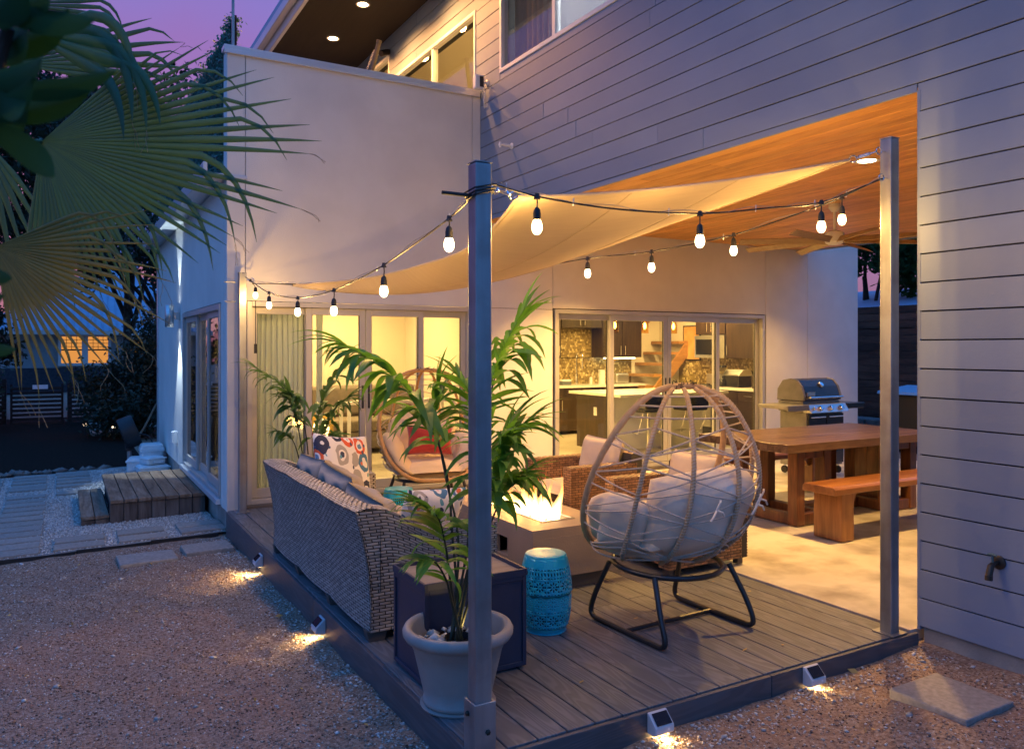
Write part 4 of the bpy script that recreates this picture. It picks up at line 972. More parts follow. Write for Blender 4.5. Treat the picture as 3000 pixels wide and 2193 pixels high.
# printed throw pillows
def ikatmat(name, seed):
    q = N(name); b = q.b; b.inputs['Roughness'].default_value = .85
    tcn = q.n('ShaderNodeTexCoord'); mp = q.n('ShaderNodeMapping'); mp.inputs['Location'].default_value = (seed, seed*.7, 0); q.l(tcn.outputs['Object'], mp.inputs[0])
    nd = q.n('ShaderNodeTexNoise'); nd.inputs['Scale'].default_value = 9; q.l(mp.outputs[0], nd.inputs['Vector'])
    mxv = q.n('ShaderNodeMixRGB'); mxv.inputs[0].default_value = .06; q.l(mp.outputs[0], mxv.inputs[1]); q.l(nd.outputs['Color'], mxv.inputs[2])
    c = None
    base = (.74,.71,.66)
    prev = q.n('ShaderNodeRGB'); prev.outputs[0].default_value = (*base, 1); c = prev.outputs[0]
    for sc_, thr, w_, cols in ((8.5, .36, .10, [(.62,.10,.035),(.06,.17,.30),(.03,.035,.07),(.35,.33,.30)]), (8.5, .17, .5, [(.10,.22,.36),(.62,.13,.04),(.30,.42,.46),(.04,.05,.10)]), (19.0, .24, .5, [(.05,.10,.20),(.62,.14,.05),(.10,.30,.38),(.06,.07,.12)])):
        vo = q.n('ShaderNodeTexVoronoi'); vo.inputs['Scale'].default_value = sc_; vo.inputs['Randomness'].default_value = .65; vo.distance = 'EUCLIDEAN'
        ms = q.n('ShaderNodeMapping'); ms.inputs['Scale'].default_value = (1, 1, .72); q.l(mxv.outputs[0], ms.inputs[0]); q.l(ms.outputs[0], vo.inputs['Vector'])
        sp_ = q.n('ShaderNodeSeparateColor'); q.l(vo.outputs['Color'], sp_.inputs[0])
        r = q.n('ShaderNodeValToRGB'); r.color_ramp.interpolation = 'CONSTANT'; e = r.color_ramp.elements
        e[0].color = (*cols[0], 1); e[1].position = .25; e[1].color = (*cols[1], 1)
        for kk_, cc in ((.5, cols[2]), (.75, cols[3])):
            z = e.new(kk_); z.color = (*cc, 1)
        q.l(sp_.outputs[0], r.inputs[0])
        if w_ < .4:
            s1 = q.n('ShaderNodeMath', operation='SUBTRACT'); s1.inputs[1].default_value = thr; q.l(vo.outputs['Distance'], s1.inputs[0])
            ab = q.n('ShaderNodeMath', operation='ABSOLUTE'); q.l(s1.outputs[0], ab.inputs[0])
            lt = q.n('ShaderNodeMath', operation='LESS_THAN'); lt.inputs[1].default_value = w_; q.l(ab.outputs[0], lt.inputs[0])
        else:
            lt = q.n('ShaderNodeMath', operation='LESS_THAN'); lt.inputs[1].default_value = thr; q.l(vo.outputs['Distance'], lt.inputs[0])
        mx = q.n('ShaderNodeMixRGB'); q.l(lt.outputs[0], mx.inputs[0]); q.l(c, mx.inputs[1]); q.l(r.outputs[0], mx.inputs[2]); c = mx.outputs[0]
    q.l(c, b.inputs['Base Color']); return q.m
m = pillow(.54, .50, .17, 3, 16, .10); o = weld(m.build('throw_pillow', ikatmat('ikat_print', 3.1), smooth=True, flat=0))
o.location = (1.86, 5.86, .70); o.rotation_euler = (R(-16), R(8), R(22)); tag(o, 'orange and blue ikat print throw pillow at the far end of the wicker sofa', 'pillow', 'printed throw pillows on the sofa')
m = pillow(.45, .45, .16, 3, 16, .10); o = weld(m.build('throw_pillow', ikatmat('ikat_print_blue', 8.4), smooth=True, flat=0))
o.location = (1.93, 4.40, .56); o.rotation_euler = (R(-24), R(-4), R(192)); tag(o, 'navy and white print throw pillow leaning at the near arm of the sofa', 'pillow', 'printed throw pillows on the sofa')

# ---------------------------------------------------------------- brown wicker armchairs
def armchair(y0, label):
    t = thing('wicker_armchair', label, 'armchair', (3.67, y0, 0), group='brown wicker armchairs by the fire table')
    D_, W_, H_, aw = .76, .74, .60, .11; st = MB(); cr = MB()
    e_ = .004
    cr.box(e_, D_-.06, e_, aw-e_, .05, H_-e_).box(e_, D_-.06, W_-aw+e_, W_-e_, .05, H_-e_).box(D_-.12, D_-e_, e_, W_-e_, .05, .68).box(.03, D_-.12, aw, W_-aw, .08, .27)
    for a in (0, W_-aw):
        for f_, L_, Wd in ((bilin((0,a,.05),(D_-.06,a,.05),(0,a,H_),(D_-.06,a,H_)), D_-.06, H_-.05), (bilin((D_-.06,a+aw,.05),(0,a+aw,.05),(D_-.06,a+aw,H_),(0,a+aw,H_)), D_-.06, H_-.05),
                           (bilin((0,a+aw,.05),(0,a,.05),(0,a+aw,H_),(0,a,H_)), aw, H_-.05), (bilin((0,a,H_),(D_-.06,a,H_),(0,a+aw,H_),(D_-.06,a+aw,H_)), D_-.06, aw)):
            weave(st, f_, L_, Wd, .032, .0205, .006, 1)
    weave(st, bilin((.025,W_-aw,.06),(.025,aw,.06),(.025,W_-aw,.28),(.025,aw,.28)), W_-2*aw, .22, .032, .0205, .006, 1)
    weave(st, bilin((D_,0,.05),(D_,W_,.05),(D_,0,.68),(D_,W_,.68)), W_, .63, .032, .0205, .006, 1)
    weave(st, bilin((D_-.12,0,.68),(D_,0,.68),(D_-.12,W_,.68),(D_,W_,.68)), .12, W_, .032, .0205, .006, 1)
    cr.build('core', M['wicker_back'], t, local=True); st.build('woven_shell', M['wicker_brown'], t, local=True, smooth=True, kind='stuff')
    for x, y in ((.04,.05),(.04,W_-.05),(D_-.05,.05),(D_-.05,W_-.05)): MB().box(x-.025, x+.025, y-.025, y+.025, 0.001, .05).build('leg', M['firebase'], t, local=True)
    m = pillow(W_-2*aw-.01, .62, .17, 7, 14, .02); m.xf(Matrix.Translation((.31, W_/2, .35)) @ Matrix.Rotation(PI/2, 4, 'Z') @ Matrix.Rotation(PI/2, 4, 'X')); weld(m.build('seat_cushion', M['cush_beige'], t, local=True, smooth=True, flat=0))
    m = pillow(W_-2*aw+.02, .42, .20, 4.5, 14, .05, .04); m.xf(Matrix.Translation((.58, W_/2, .585)) @ Matrix.Rotation(R(12), 4, 'Y') @ Matrix.Rotation(PI/2, 4, 'Z')); weld(m.build('back_cushion', M['cush_beige'], t, local=True, smooth=True, flat=0))
    return t
armchair(5.44, 'brown wicker armchair with beige cushions nearer the house wall, beyond the fire table')
armchair(4.22, 'brown wicker armchair with beige cushions half hidden behind the near egg chair')

# ---------------------------------------------------------------- fire table
ft = thing('fire_table', 'long taupe fire table with flames burning in its steel tray', 'fire table', (2.95, 5.06, 0))
x0, x1, y0, y1, zt = 2.63, 3.27, 4.33, 5.80, .424; a0, a1, b0, b1 = 2.83, 3.07, 4.53, 5.60
MB().box(x0, x1, y0, a0*0+b0, zt-.06, zt).box(x0, x1, b1, y1, zt-.06, zt).box(x0, a0, b0, b1, zt-.06, zt).box(a1, x1, b0, b1, zt-.06, zt).build('table_top', M['firebody'], ft)
h0, h1, hz0, hz1 = 4.66, 4.82, .19, .315
bd = MB(); bd.box(x0+.0, x1, y0, y0+.03, .10, zt-.0605).box(x0, x1, y1-.03, y1, .10, zt-.0605).box(x1-.03, x1, y0+.03, y1-.03, .10, zt-.0605)
bd.box(x0, x0+.03, y0+.03, h0, .10, zt-.0605).box(x0, x0+.03, h1, y1-.03, .10, zt-.0605).box(x0, x0+.03, h0, h1, .10, hz0).box(x0, x0+.03, h0, h1, hz1, zt-.0605)
bd.box(x0+.03, x0+.10, h0-.01, h1+.01, hz0-.02, hz0-.004).box(x0+.09, x0+.10, h0-.01, h1+.01, hz0-.004, hz1+.01)
bd.build('body', M['firebody'], ft)
MB().box(x0+.05, x1-.05, y0+.05, y1-.05, 0.001, .0995).build('plinth', M['firebase'], ft)
m = MB().lathe([(.022, 0), (.022, .03), (.012, .035)], n=14); m.xf(Matrix.Translation((x0+.085, (h0+h1)/2-.02, .25)) @ Matrix.Rotation(-PI/2, 4, 'Y')); m.build('gas_knob', M['chrome'], ft, smooth=True)
MB().box(a0-.014, a0+.004, b0-.014, b1+.014, zt+.0005, zt+.006).box(a1-.004, a1+.014, b0-.014, b1+.014, zt+.0005, zt+.006).box(a0+.004, a1-.004, b0-.014, b0+.004, zt+.0005, zt+.006).box(a0+.004, a1-.004, b1-.004, b1+.014, zt+.0005, zt+.006).build('tray_rim', M['steel'], ft)
MB().box(a0+.001, a1-.001, b0+.001, b1-.001, zt-.07, zt-.045).build('burner_tray', M['steel'], ft)
n_ = 1500; pts = np.stack([a0+.01+(a1-a0-.02)*rng.random(n_), b0+.01+(b1-b0-.02)*rng.random(n_), zt-.040+.028*rng.random(n_)], 1)
g = stones('glass_beads', pts, .006, .012, M['beads'], 1, .9); g.parent = ft; g.matrix_parent_inverse = Matrix.Translation(-Vector(ft.location)); 
def flamemat():
    q = N('gas_flame'); g_ = q.n('ShaderNodeNewGeometry'); sp_ = q.n('ShaderNodeSeparateXYZ'); tcn = q.n('ShaderNodeTexCoord'); q.l(tcn.outputs['UV'], sp_.inputs[0])
    r = rampnode(q, sp_.outputs[1], [(0, (1,.80,.50)), (.38, (1,.60,.20)), (.68, (1,.34,.05)), (1, (1,.20,.015))])
    em = q.n('ShaderNodeEmission'); q.l(r.outputs[0], em.inputs[0])
    rs = q.n('ShaderNodeMapRange'); rs.inputs['To Min'].default_value = 7; rs.inputs['To Max'].default_value = 2.0; q.l(sp_.outputs[1], rs.inputs[0]); q.l(rs.outputs[0], em.inputs[1])
    tr = q.n('ShaderNodeBsdfTransparent'); lw = q.n('ShaderNodeLayerWeight'); lw.inputs[0].default_value = .35
    iv = q.n('ShaderNodeMath', operation='SUBTRACT'); iv.inputs[0].default_value = 1.0; q.l(lw.outputs['Facing'], iv.inputs[1])
    ht = q.n('ShaderNodeMapRange'); ht.inputs['To Min'].default_value = .50; ht.inputs['To Max'].default_value = .04; q.l(sp_.outputs[1], ht.inputs[0])
    mu = q.n('ShaderNodeMath', operation='MULTIPLY'); q.l(iv.outputs[0], mu.inputs[0]); q.l(ht.outputs[0], mu.inputs[1])
    mx = q.n('ShaderNodeMixShader'); q.l(mu.outputs[0], mx.inputs[0]); q.l(tr.outputs[0], mx.inputs[1]); q.l(em.outputs[0], mx.inputs[2]); q.l(mx.outputs[0], q.out.inputs[0]); return q.m
FM = flamemat()
def flame(x, y, h, r, seed):
    rr = random.Random(seed); m = MB(); n = 10; k = 9; ph = rr.random()*6; lean = rr.uniform(-.05, .05), rr.uniform(-.10, .03)
    vs = []; uv = []
    for i in range(k+1):
        t = i/k; w = r*(1-t)**.8*(.55+1.1*math.sin(PI*min(1, t*1.15+.12)))+.0012
        cx = x + lean[0]*t + .022*math.sin(5*t+ph)*t; cy = y + lean[1]*t + .03*math.sin(4*t+ph*1.7)*t
        for j in range(n):
            a = 2*PI*j/n; q = 1+.25*math.sin(3*a+ph+4*t); vs.append((cx+w*.6*q*math.cos(a), cy+w*q*math.sin(a), zt-.03+h*t)); uv.append(t)
    fs = [(i*n+j, i*n+(j+1) % n, (i+1)*n+(j+1) % n, (i+1)*n+j) for i in range(k) for j in range(n)]
    m.add(vs, fs); o = m.build('flame', FM, ft, smooth=True, flat=0)
    me = o.data; ul = me.uv_layers.new(name='UVMap')
    for lp_ in me.loops: ul.data[lp_.index].uv = (0, uv[lp_.vertex_index])
    return o
rr = random.Random(5)
for i in range(60):
    y = 4.62+.94*(i+.5)/60; env = .09+.27*(.5+.5*math.sin(1.1+6.2*(i/60)))*(.35+.65*rr.random()) + .08*rr.random()**3
    flame(2.95+rr.uniform(-.06, .06), y, env, rr.uniform(.016, .036), i)
for y in (4.75, 5.1, 5.45): light('fire_glow', 'POINT', (2.95, y, zt+.10), 9, (1,.46,.10), ft, size=.06)

# ---------------------------------------------------------------- turquoise pierced stools
def stool(x, y, label, rz=0):
    t = thing('garden_stool', label, 'garden stool', (x, y, 0), rz, group='turquoise pierced garden stools')
    H_ = .43; prof = lambda z: .112 + .036*math.sin(PI*min(1, max(0, z/H_)))**.75
    n = 96; W_ = 12  # twelve columns of ornament
    def ell(cx, cy, a, b, rot, k=8): return [Vector((cx+a*math.cos(q)*math.cos(rot)-b*math.sin(q)*math.sin(rot), cy+a*math.cos(q)*math.sin(rot)+b*math.sin(q)*math.cos(rot), 0)) for q in [2*PI*i/k for i in range(k)]]
    def tile(cw, ch, holes):
        outer = []
        for k in range(6): outer.append(Vector((cw*k/6, 0, 0)))
        for k in range(4): outer.append(Vector((cw, ch*k/4, 0)))
        for k in range(6): outer.append(Vector((cw-cw*k/6, ch, 0)))
        for k in range(4): outer.append(Vector((0, ch-ch*k/4, 0)))
        polys = [outer]+holes; tris = geometry.tessellate_polygon(polys); pts = [p for q in polys for p in q]; return pts, tris
    cw = 1.0/W_; mesh = MB()
    def flower(cw, ch):
        h = []
        for q in range(8):
            a = 2*PI*q/8; h.append(ell(cw/2+.0195*math.cos(a)*K, ch/2+.0195*math.sin(a), .0085*1, .0042, a))
        h.append(ell(cw/2, ch/2, .004*K, .004, 0, 6))
        for sx in (.10, .90):
            for sy in (.16, .5, .84): h.append(ell(cw*sx, ch*sy, .0045*K, .006, .5 if sy != .5 else 0, 6))
        return h
    def dots(cw, ch, k=4): return [ell(cw*(i+.5)/k, ch/2, cw/k*.30, ch*.26, 0, 6) for i in range(k)]
    def bars(cw, ch): return [ell(cw*(i+.5)/4, ch/2, .0042*K, ch*.34, .25, 6) for i in range(4)]
    def ring(cw, ch):
        h = [ell(cw/2+.030*math.cos(a)*K, ch/2+.030*math.sin(a), .0042, .0028, a, 6) for a in [2*PI*i/14 for i in range(14)]]
        h += [ell(cw/2+.014*math.cos(a)*K, ch/2+.014*math.sin(a), .0055, .0032, a, 6) for a in [2*PI*i/6 for i in range(6)]]; return h
    K = 1.0
    circ = 2*PI*.142
    bands = [(.0, .035, None), (.035, .012, dots), (.047, .078, flower), (.125, .012, dots), (.137, .088, ring), (.225, .012, dots), (.237, .078, flower), (.315, .012, dots), (.327, .032, bars), (.359, .012, dots), (.371, .045, None), (.416, .012, None)]
    for z0_, ch, fn in bands:
        cwm = circ/W_
        pts, tris = tile(cwm, ch, fn(cwm, ch) if fn else [])
        for c in range(W_):
            vs = []
            for p in pts:
                a = 2*PI*(c + p.x/cwm)/W_; z = z0_+p.y; r_ = prof(z); vs.append((r_*math.cos(a), r_*math.sin(a), z+.002))
            mesh.add(vs, tris)
    o = weld(mesh.build('pierced_barrel', M['turq'], t, local=True, smooth=True, flat=40), .0004); q = o.modifiers.new('solid', 'SOLIDIFY'); q.thickness = .003; q.offset = -1
    MB().lathe([(.1135, .428), (.116, .4305), (.113, .4335), (.100, .4345), (.06, .4335), (.001, .433)], n=48).build('seat', M['turq'], t, local=True, smooth=True)
    MB().lathe([(.113, .0005), (.118, .004), (.113, .008)], n=48).build('foot_ring', M['turq'], t, local=True, smooth=True)
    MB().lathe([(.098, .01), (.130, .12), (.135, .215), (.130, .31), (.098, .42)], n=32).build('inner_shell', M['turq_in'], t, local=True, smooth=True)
    return t
stool(2.40, 3.81, 'turquoise pierced barrel stool beside the near egg chair')
stool(2.44, 6.17, 'turquoise pierced barrel stool in front of the far egg chair', .4)

# ---------------------------------------------------------------- navy side table
nt_ = thing('side_table', 'navy box side table with tray top between the sofa and the potted palm', 'side table', (1.75, 3.62, 0))
x0, x1, y0, y1, z1 = 1.475, 2.028, 3.40, 3.80, .49; w = .022
fr = MB()
for x in (x0, x1-w):
    for y in (y0, y1-w): fr.box(x, x+w, y, y+w, .012, z1-.004)
for z in (.012, z1-.05):
    fr.box(x0+w, x1-w, y0, y0+w, z, z+w).box(x0+w, x1-w, y1-w, y1, z, z+w).box(x0, x0+w, y0+w, y1-w, z, z+w).box(x1-w, x1, y0+w, y1-w, z, z+w)
fr.build('frame', M['navy'], nt_, bevel=.002)
for a in ((x0+.03, x1-.03, y0+.008, y0+.012), (x0+.03, x1-.03, y1-.012, y1-.008)): MB().box(x0+w, x1-w, a[2], a[3], .03, z1-.05).build('side_panel', M['navy'], nt_)
for a in (x0+.008, x1-.012): MB().box(a, a+.004, y0+w, y1-w, .03, z1-.05).build('side_panel', M['navy'], nt_)
MB().box(x0+.01, x1-.01, y0+.01, y1-.01, z1-.027, z1-.012).build('table_top', M['tabletop'], nt_)
MB().box(x0-.004, x0+.009, y0-.004, y1+.004, z1-.028, z1+.006).box(x1-.009, x1+.004, y0-.004, y1+.004, z1-.028, z1+.006).box(x0+.009, x1-.009, y0-.004, y0+.009, z1-.028, z1+.006).box(x0+.009, x1-.009, y1-.009, y1+.004, z1-.028, z1+.006).build('tray_rim', M['navy'], nt_, bevel=.002)

# ---------------------------------------------------------------- egg chairs
def egg(label, loc, rz, mrib, front=False, mcush='cush_egg'):
    t = thing('egg_chair', label, 'egg chair', loc, rz, group='rattan egg chairs on black sled stands')
    zt_, zb_ = 1.385, .375
    wd = lambda s: .50*(max(0, math.sin(PI*min(1, s)**1.15))**.32)
    def hoop(th):   # th 0 top .. pi bottom (left side), mirrored
        s = (1-math.cos(th))/2; x = .50*math.sin(th)**.9 if th < PI else 0
        s2 = s
        x = wd(s2)
        return (x, -.10+.46*s2**1.25, zt_+(zb_-zt_)*s2)
    L_ = [hoop(PI*i/22) for i in range(23)]
    ring_ = [(-p[0], p[1], p[2]) for p in L_] + [p for p in L_[-2:0:-1]]
    MB().tube(ring_, .019, 10, closed=True).build('front_hoop', M[mrib], t, local=True, smooth=True)
    def yb(s): return -.10 - .44*max(0, math.sin(PI*s**1.15))**.36 + .10*s**3
    def surf(ph, s):   # ph -90..90 deg, 0 = centre back
        c = math.cos(ph); yh = -.10+.46*s**1.25; w_ = wd(s) + .14*s**5*(1 if abs(ph) < 1.4 else 0)
        return Vector((w_*math.sin(ph), (1-c)*yh + c*yb(s), zt_+(zb_-zt_)*s))
    phs = [R(a) for a in (-58, -30, 0, 30, 58)]
    for ph in phs:
        pts_ = [surf(ph, .012+.963*i/20) for i in range(21)]
        MB().tube(pts_, .0135, 8).build('rib', M[mrib], t, local=True, smooth=True)
        wr = MB()   # wrapping ridges
        for i in range(0, 58):
            s = .03+.92*i/58; p_ = surf(ph, s); q = surf(ph, s+.01); d = (q-p_).normalized(); x_ = d.orthogonal().normalized(); y_ = d.cross(x_)
            wr.tube([p_+(x_*math.cos(a)+y_*math.sin(a))*.0138 + d*.006*math.sin(a) for a in [2*PI*j/8 for j in range(8)]], .0018, 3, closed=True)
        wr.build('wrapping', M['rope' if mrib == 'rattan' else mrib], t, local=True, kind='stuff')
    allph = [R(-90)]+phs+[R(90)]
    rope = MB()
    for k in range(6):
        for i, s in enumerate((.05, .10, .16, .235, .33, .44, .555, .675, .80, .90)):
            a, b = allph[k], allph[k+1]; up = .055*(1 if (k+i) % 2 else -1) if s > .2 else .0
            s0, s1 = s + (up/2 if s > .2 else 0), s - (up/2 if s > .2 else 0)
            p_, q = surf(a, min(.97, s0)), surf(b, min(.97, s1)); mid = (p_+q)/2 + (surf((a+b)/2, min(.97, (s0+s1)/2))-(p_+q)/2)*.25
            mid = (p_+q)/2 + (surf((a+b)/2, min(.97, (s0+s1)/2))-(p_+q)/2)*(1.1 if s > .4 else .3); rope.tube(bez(p_, mid*2-(p_+q)/2, q, 6), .005, 5)
            if s > .2:
                e0, e1 = (s0, min(.97, s+.12)) if (k+i) % 2 else (min(.97, s+.12), s1)
                p2, q2 = surf(a, e0), surf(b, e1); md = surf((a+b)/2, (e0+e1)/2); h_ = (p2+q2)/2
                rope.tube(bez(p2, (h_+(md-h_)*(1.1 if s > .4 else .3))*2-h_, q2, 6), .0048, 5)
    rope.build('rope_net', M['rope'], t, local=True, smooth=True, kind='stuff')
    tie = MB(); rg = random.Random(2)
    for i in range(26):
        c = Vector((rg.uniform(-.09, .09), -.10+rg.uniform(-.03, .02), zt_+rg.uniform(-.006, .022))); d = Vector((rg.uniform(-1, 1), rg.uniform(-1, 1), rg.uniform(-.4, .8)))*.022
        tie.tube([c-d, c+d], .003, 5)
    tie.build('crown_ties', M['cable'], t, local=True)
    # cushions following the shell
    def cpiece(ph0, ph1, s0, s1, th, seed, nm='back_cushion', inset=.075):
        n = 18; m = MB(); vs = []; fs = []
        for sg in (1, 0):
            for j in range(n+1):
                for i in range(n+1):
                    a = -1+2*i/n; b = -1+2*j/n; ph = ph0+(ph1-ph0)*(a+1)/2; s = s0+(s1-s0)*(b+1)/2 + .07*a*a*(1-b)/2
                    k = max(0, (1-abs(a)**4)*(1-abs(b)**4))**.5
                    tuft = (.76+.24*math.sin(1.5*PI*(a+1))**2)*(.84+.16*math.sin(PI*(b+1))**2)
                    P_ = surf(ph, s); C0_ = Vector((0, .10, P_.z+.02)); d = (C0_-P_).normalized(); d2 = d
                    base = P_ + d*(inset); tt = th*k*tuft
                    vs.append(base + d*(tt*.62 if sg else -tt*.33))
        Nn = n+1
        for j in range(n):
            for i in range(n):
                a = j*Nn+i; fs.append((a, a+1, a+Nn+1, a+Nn)); b = a+Nn*Nn; fs.append((b, b+Nn, b+Nn+1, b+1))
        m.add(vs, fs); o = weld(m.build(nm, M[mcush], t, local=True, smooth=True, flat=0)); return o
    cpiece(R(-54), R(54), .42, .95, .30, 1.0, inset=.105)
    cpiece(R(50), R(97), .58, .945, .21, 2.0, 'side_cushion', .09); cpiece(R(-97), R(-50), .58, .945, .21, 3.0, 'side_cushion', .09)
    m = pillow(.66, .54, .17, 4, 16, .08, .04); m.xf(Matrix.Translation((0, .05, .475)) @ Matrix.Rotation(R(83), 4, 'X')); weld(m.build('seat_cushion', M[mcush], t, local=True, smooth=True, flat=0))
    for x, z in ((-.12, .70), (.14, .78), (.30, .72)):
        p_ = surf(math.atan2(x, .4), .62)+Vector((0, -.022, 0)); m = MB()
        for d in ((-.05, -.01, -.05), (.045, -.012, -.035), (.03, 0, .05)): m.tube([p_, p_+Vector(d)*.6+Vector((0,-.01,.01)), p_+Vector(d)], .006, 6)
        m.build('cushion_tie', M[mcush], t, local=True, smooth=True)
    # sled stand
    rg_ = [(.315*math.cos(a), .02+.315*math.sin(a), .355+.012*math.sin(a)) for a in [2*PI*i/36 for i in range(36)]]
    MB().tube(rg_, .0155, 10, closed=True).build('ring', M['black_metal'], t, local=True, smooth=True)
    for sx in (-1, 1):
        x = .335*sx; xt = .285*sx
        pts_ = spline([(xt, .20, .352), (x-.01*sx, .275, .17), (x, .31, .06), (x, .285, .022), (x, .22, .0165), (x, 0, .0165), (x, -.22, .0165), (x, -.30, .022), (x, -.325, .06), (x-.01*sx, -.28, .17), (xt, -.19, .352)], 5)
        MB().tube(pts_, .0155, 10).build('sled_leg', M['black_metal'], t, local=True, smooth=True)
    MB().tube([(-.335, .0, .0175), (.335, .0, .0175)], .0125, 8).build('cross_bar', M['black_metal'], t, local=True, smooth=True)
    return t
egg('rattan egg chair seen from behind with cream cushions near the front of the deck', (3.075, 3.53, 0), R(2), 'rattan')
egg('rattan egg chair facing us with a red pillow beside the glass door', (3.08, 7.02, 0), R(172), 'rattan_gold', mcush='cush_egg_warm')
m = pillow(.46, .28, .14, 3, 14, .08); o = weld(m.build('red_pillow', M['red'], smooth=True, flat=0)); o.location = (3.06, 6.93, .72); o.rotation_euler = (R(-12), R(3), R(-8)); tag(o, 'red velvet pillow on the far egg chair', 'pillow')

# ---------------------------------------------------------------- dining table, benches
dt = thing('dining_table', 'thick wooden dining table on slab legs under the ceiling fan', 'dining table', (6.57, 5.29, 0))
u0, u1, w0, w1, zt = 5.45, 7.70, 4.73, 5.83, .76
nb = 14
for i in range(nb):
    a = w0+(w1-w0)*i/nb; b = w0+(w1-w0)*(i+1)/nb
    MB().box(u0+random.uniform(0, .006), u1, a+.0006, b-.0006, zt-.075, zt-random.uniform(0, .0012)).build('top_plank', M['table_wood'], dt, bevel=.0025, seg=1)
for ux in (5.72, 7.00):
    for vy in (4.86, 5.52):
        MB().box(ux, ux+.10, vy, vy+.11, .0, zt-.076).build('leg', M['table_leg'], dt, bevel=.006); MB().box(ux+.36, ux+.46, vy, vy+.11, .0, zt-.076).build('leg', M['table_leg'], dt, bevel=.006)
        MB().box(ux+.101, ux+.359, vy+.01, vy+.10, zt-.16, zt-.077).build('top_rail', M['table_leg'], dt, bevel=.006)
        MB().box(ux+.101, ux+.359, vy+.01, vy+.10, .0, .10).build('base_rail', M['table_leg'], dt, bevel=.006)
    for x_ in (ux+.01, ux+.37):
        MB().box(x_, x_+.08, 4.971, 5.519, .0, .10).build('base_rail', M['table_leg'], dt, bevel=.006)
    if ux > 6.5:
        for q_ in range(4): MB().box(ux+.20, ux+.25, 4.98+.132*q_, 5.108+.132*q_, .02, zt-.077).build('panel_board', M['table_leg'], dt, bevel=.004)
MB().box(6.18, 6.999, 5.19, 5.31, .0, .10).build('base_rail', M['table_leg'], dt, bevel=.006)
def bench(y, label):
    t = thing('bench', label, 'bench', (6.5, y, 0), group='wooden benches at the dining table')
    m = MB(); m.grid(lambda s, q: (5.47+2.1*s, y-.165+.33*q, .46-.012*math.sin(PI*q)**2*0), 2, 2)
    MB().prism([(-.165,.395), (.165,.395), (.165,.44), (.145,.462), (-.145,.462), (-.165,.44)], 5.47, 7.57, 'x').xf(Matrix.Translation((0, y, 0))).build('seat', M['bench_wood'], t, bevel=.006)
    for x in (5.58, 7.29):
        MB().box(x, x+.16, y-.14, y+.14, 0, .394).build('leg', M['bench_leg'], t, bevel=.008)
    for x, s in ((5.741, 1), (7.289, -1)): MB().prism([(x, .394), (x+.09*s, .394), (x+.05*s, .31), (x, .28)], y-.10, y+.10, 'y').build('corner_brace', M['bench_leg'], t)
    return t
bench(4.43, 'wooden slab bench on the near side of the dining table'); bench(6.12, 'wooden slab bench on the far side of the dining table, toward the kitchen door')

# ---------------------------------------------------------------- barbecue grill
gr = thing('barbecue_grill', 'black and steel gas barbecue grill behind the dining table', 'grill', (8.35, 6.85, 0))
gx0, gx1, gy0, gy1 = 7.99, 8.70, 6.60, 7.10
MB().box(gx0+.02, gx1-.02, gy0+.06, gy1-.02, .12, .80).build('cart', M['grill_cast'], gr, bevel=.01)
for a, b in ((gx0+.03, (gx0+gx1)/2-.006), ((gx0+gx1)/2+.006, gx1-.03)):
    d = MB().box(a, b, gy0+.035, gy0+.058, .15, .775).build('door', M['grill_lid'], gr, bevel=.004)
    MB().tube([(a+.03, gy0+.02, .74), (b-.03, gy0+.02, .74)], .008, 8).build('handle', M['steel'], d)
MB().prism([(gy0-.03, .80), (gy0+.10, .80), (gy0+.10, .90), (gy0+.03, .90)], gx0, gx1, 'x').build('control_panel', M['steel'], gr, bevel=.006)
MB().box(gx0+.01, gx1-.01, gy0+.11, gy1, .80, .935).build('firebox', M['grill_cast'], gr, bevel=.01)
lid = [(gy0+.10, .94), (gy0+.085, 1.00), (gy0+.13, 1.12), (gy0+.20, 1.195), (gy0+.30, 1.215), (gy0+.42, 1.19), (gy0+.50, 1.08), (gy0+.51, .94)]
MB().prism(lid, gx0+.035, gx1-.035, 'x').build('lid', M['grill_lid'], gr, bevel=.01)
for a in (gx0+.0, gx1-.034): MB().prism([(y+(.004 if y > gy0+.3 else -.004), z+(.004 if z > 1 else 0)) for y, z in lid], a, a+.034, 'x').build('lid_end', M['grill_cast'], gr, bevel=.008)
MB().tube([(gx0+.05, gy0+.03, .985), (gx1-.05, gy0+.03, .985)], .013, 10).box(gx0+.05, gx0+.07, gy0+.03, gy0+.10, .975, .995).box(gx1-.07, gx1-.05, gy0+.03, gy0+.10, .975, .995).build('lid_handle', M['chrome'], gr, smooth=True)
m = MB().lathe([(.038, 0), (.038, .014), (.03, .02), (.002, .02)], n=20); m.xf(Matrix.Translation((8.36, gy0+.135, 1.135)) @ Matrix.Rotation(R(47), 4, 'X')); m.build('thermometer', M['chrome'], gr, smooth=True)
MB().box(gx0+.06, gx0+.20, gy0+.073, gy0+.085, 1.005, 1.05).xf(Matrix.Translation((0, .007, 0))).build('badge', M['steel'], gr)
for x in (8.06, 8.18, 8.37, 8.56):
    m = MB().lathe([(.032 if x > 8.1 else .018, 0), (.028 if x > 8.1 else .015, .03), (.02 if x > 8.1 else .01, .034)], n=16); m.xf(Matrix.Translation((x, gy0-.004, .848)) @ Matrix.Rotation(R(62), 4, 'X')); m.build('knob', M['chrome'], gr, smooth=True)
for a, b in ((gx0-.38, gx0-.004), (gx1+.004, gx1+.34)): MB().box(a, b, gy0+.02, gy1-.02, .855, .90).box(a, b, gy0, gy0+.019, .83, .902).build('side_shelf', M['grill_cast'] if a < gx0 else M['grill_lid'], gr, bevel=.008)
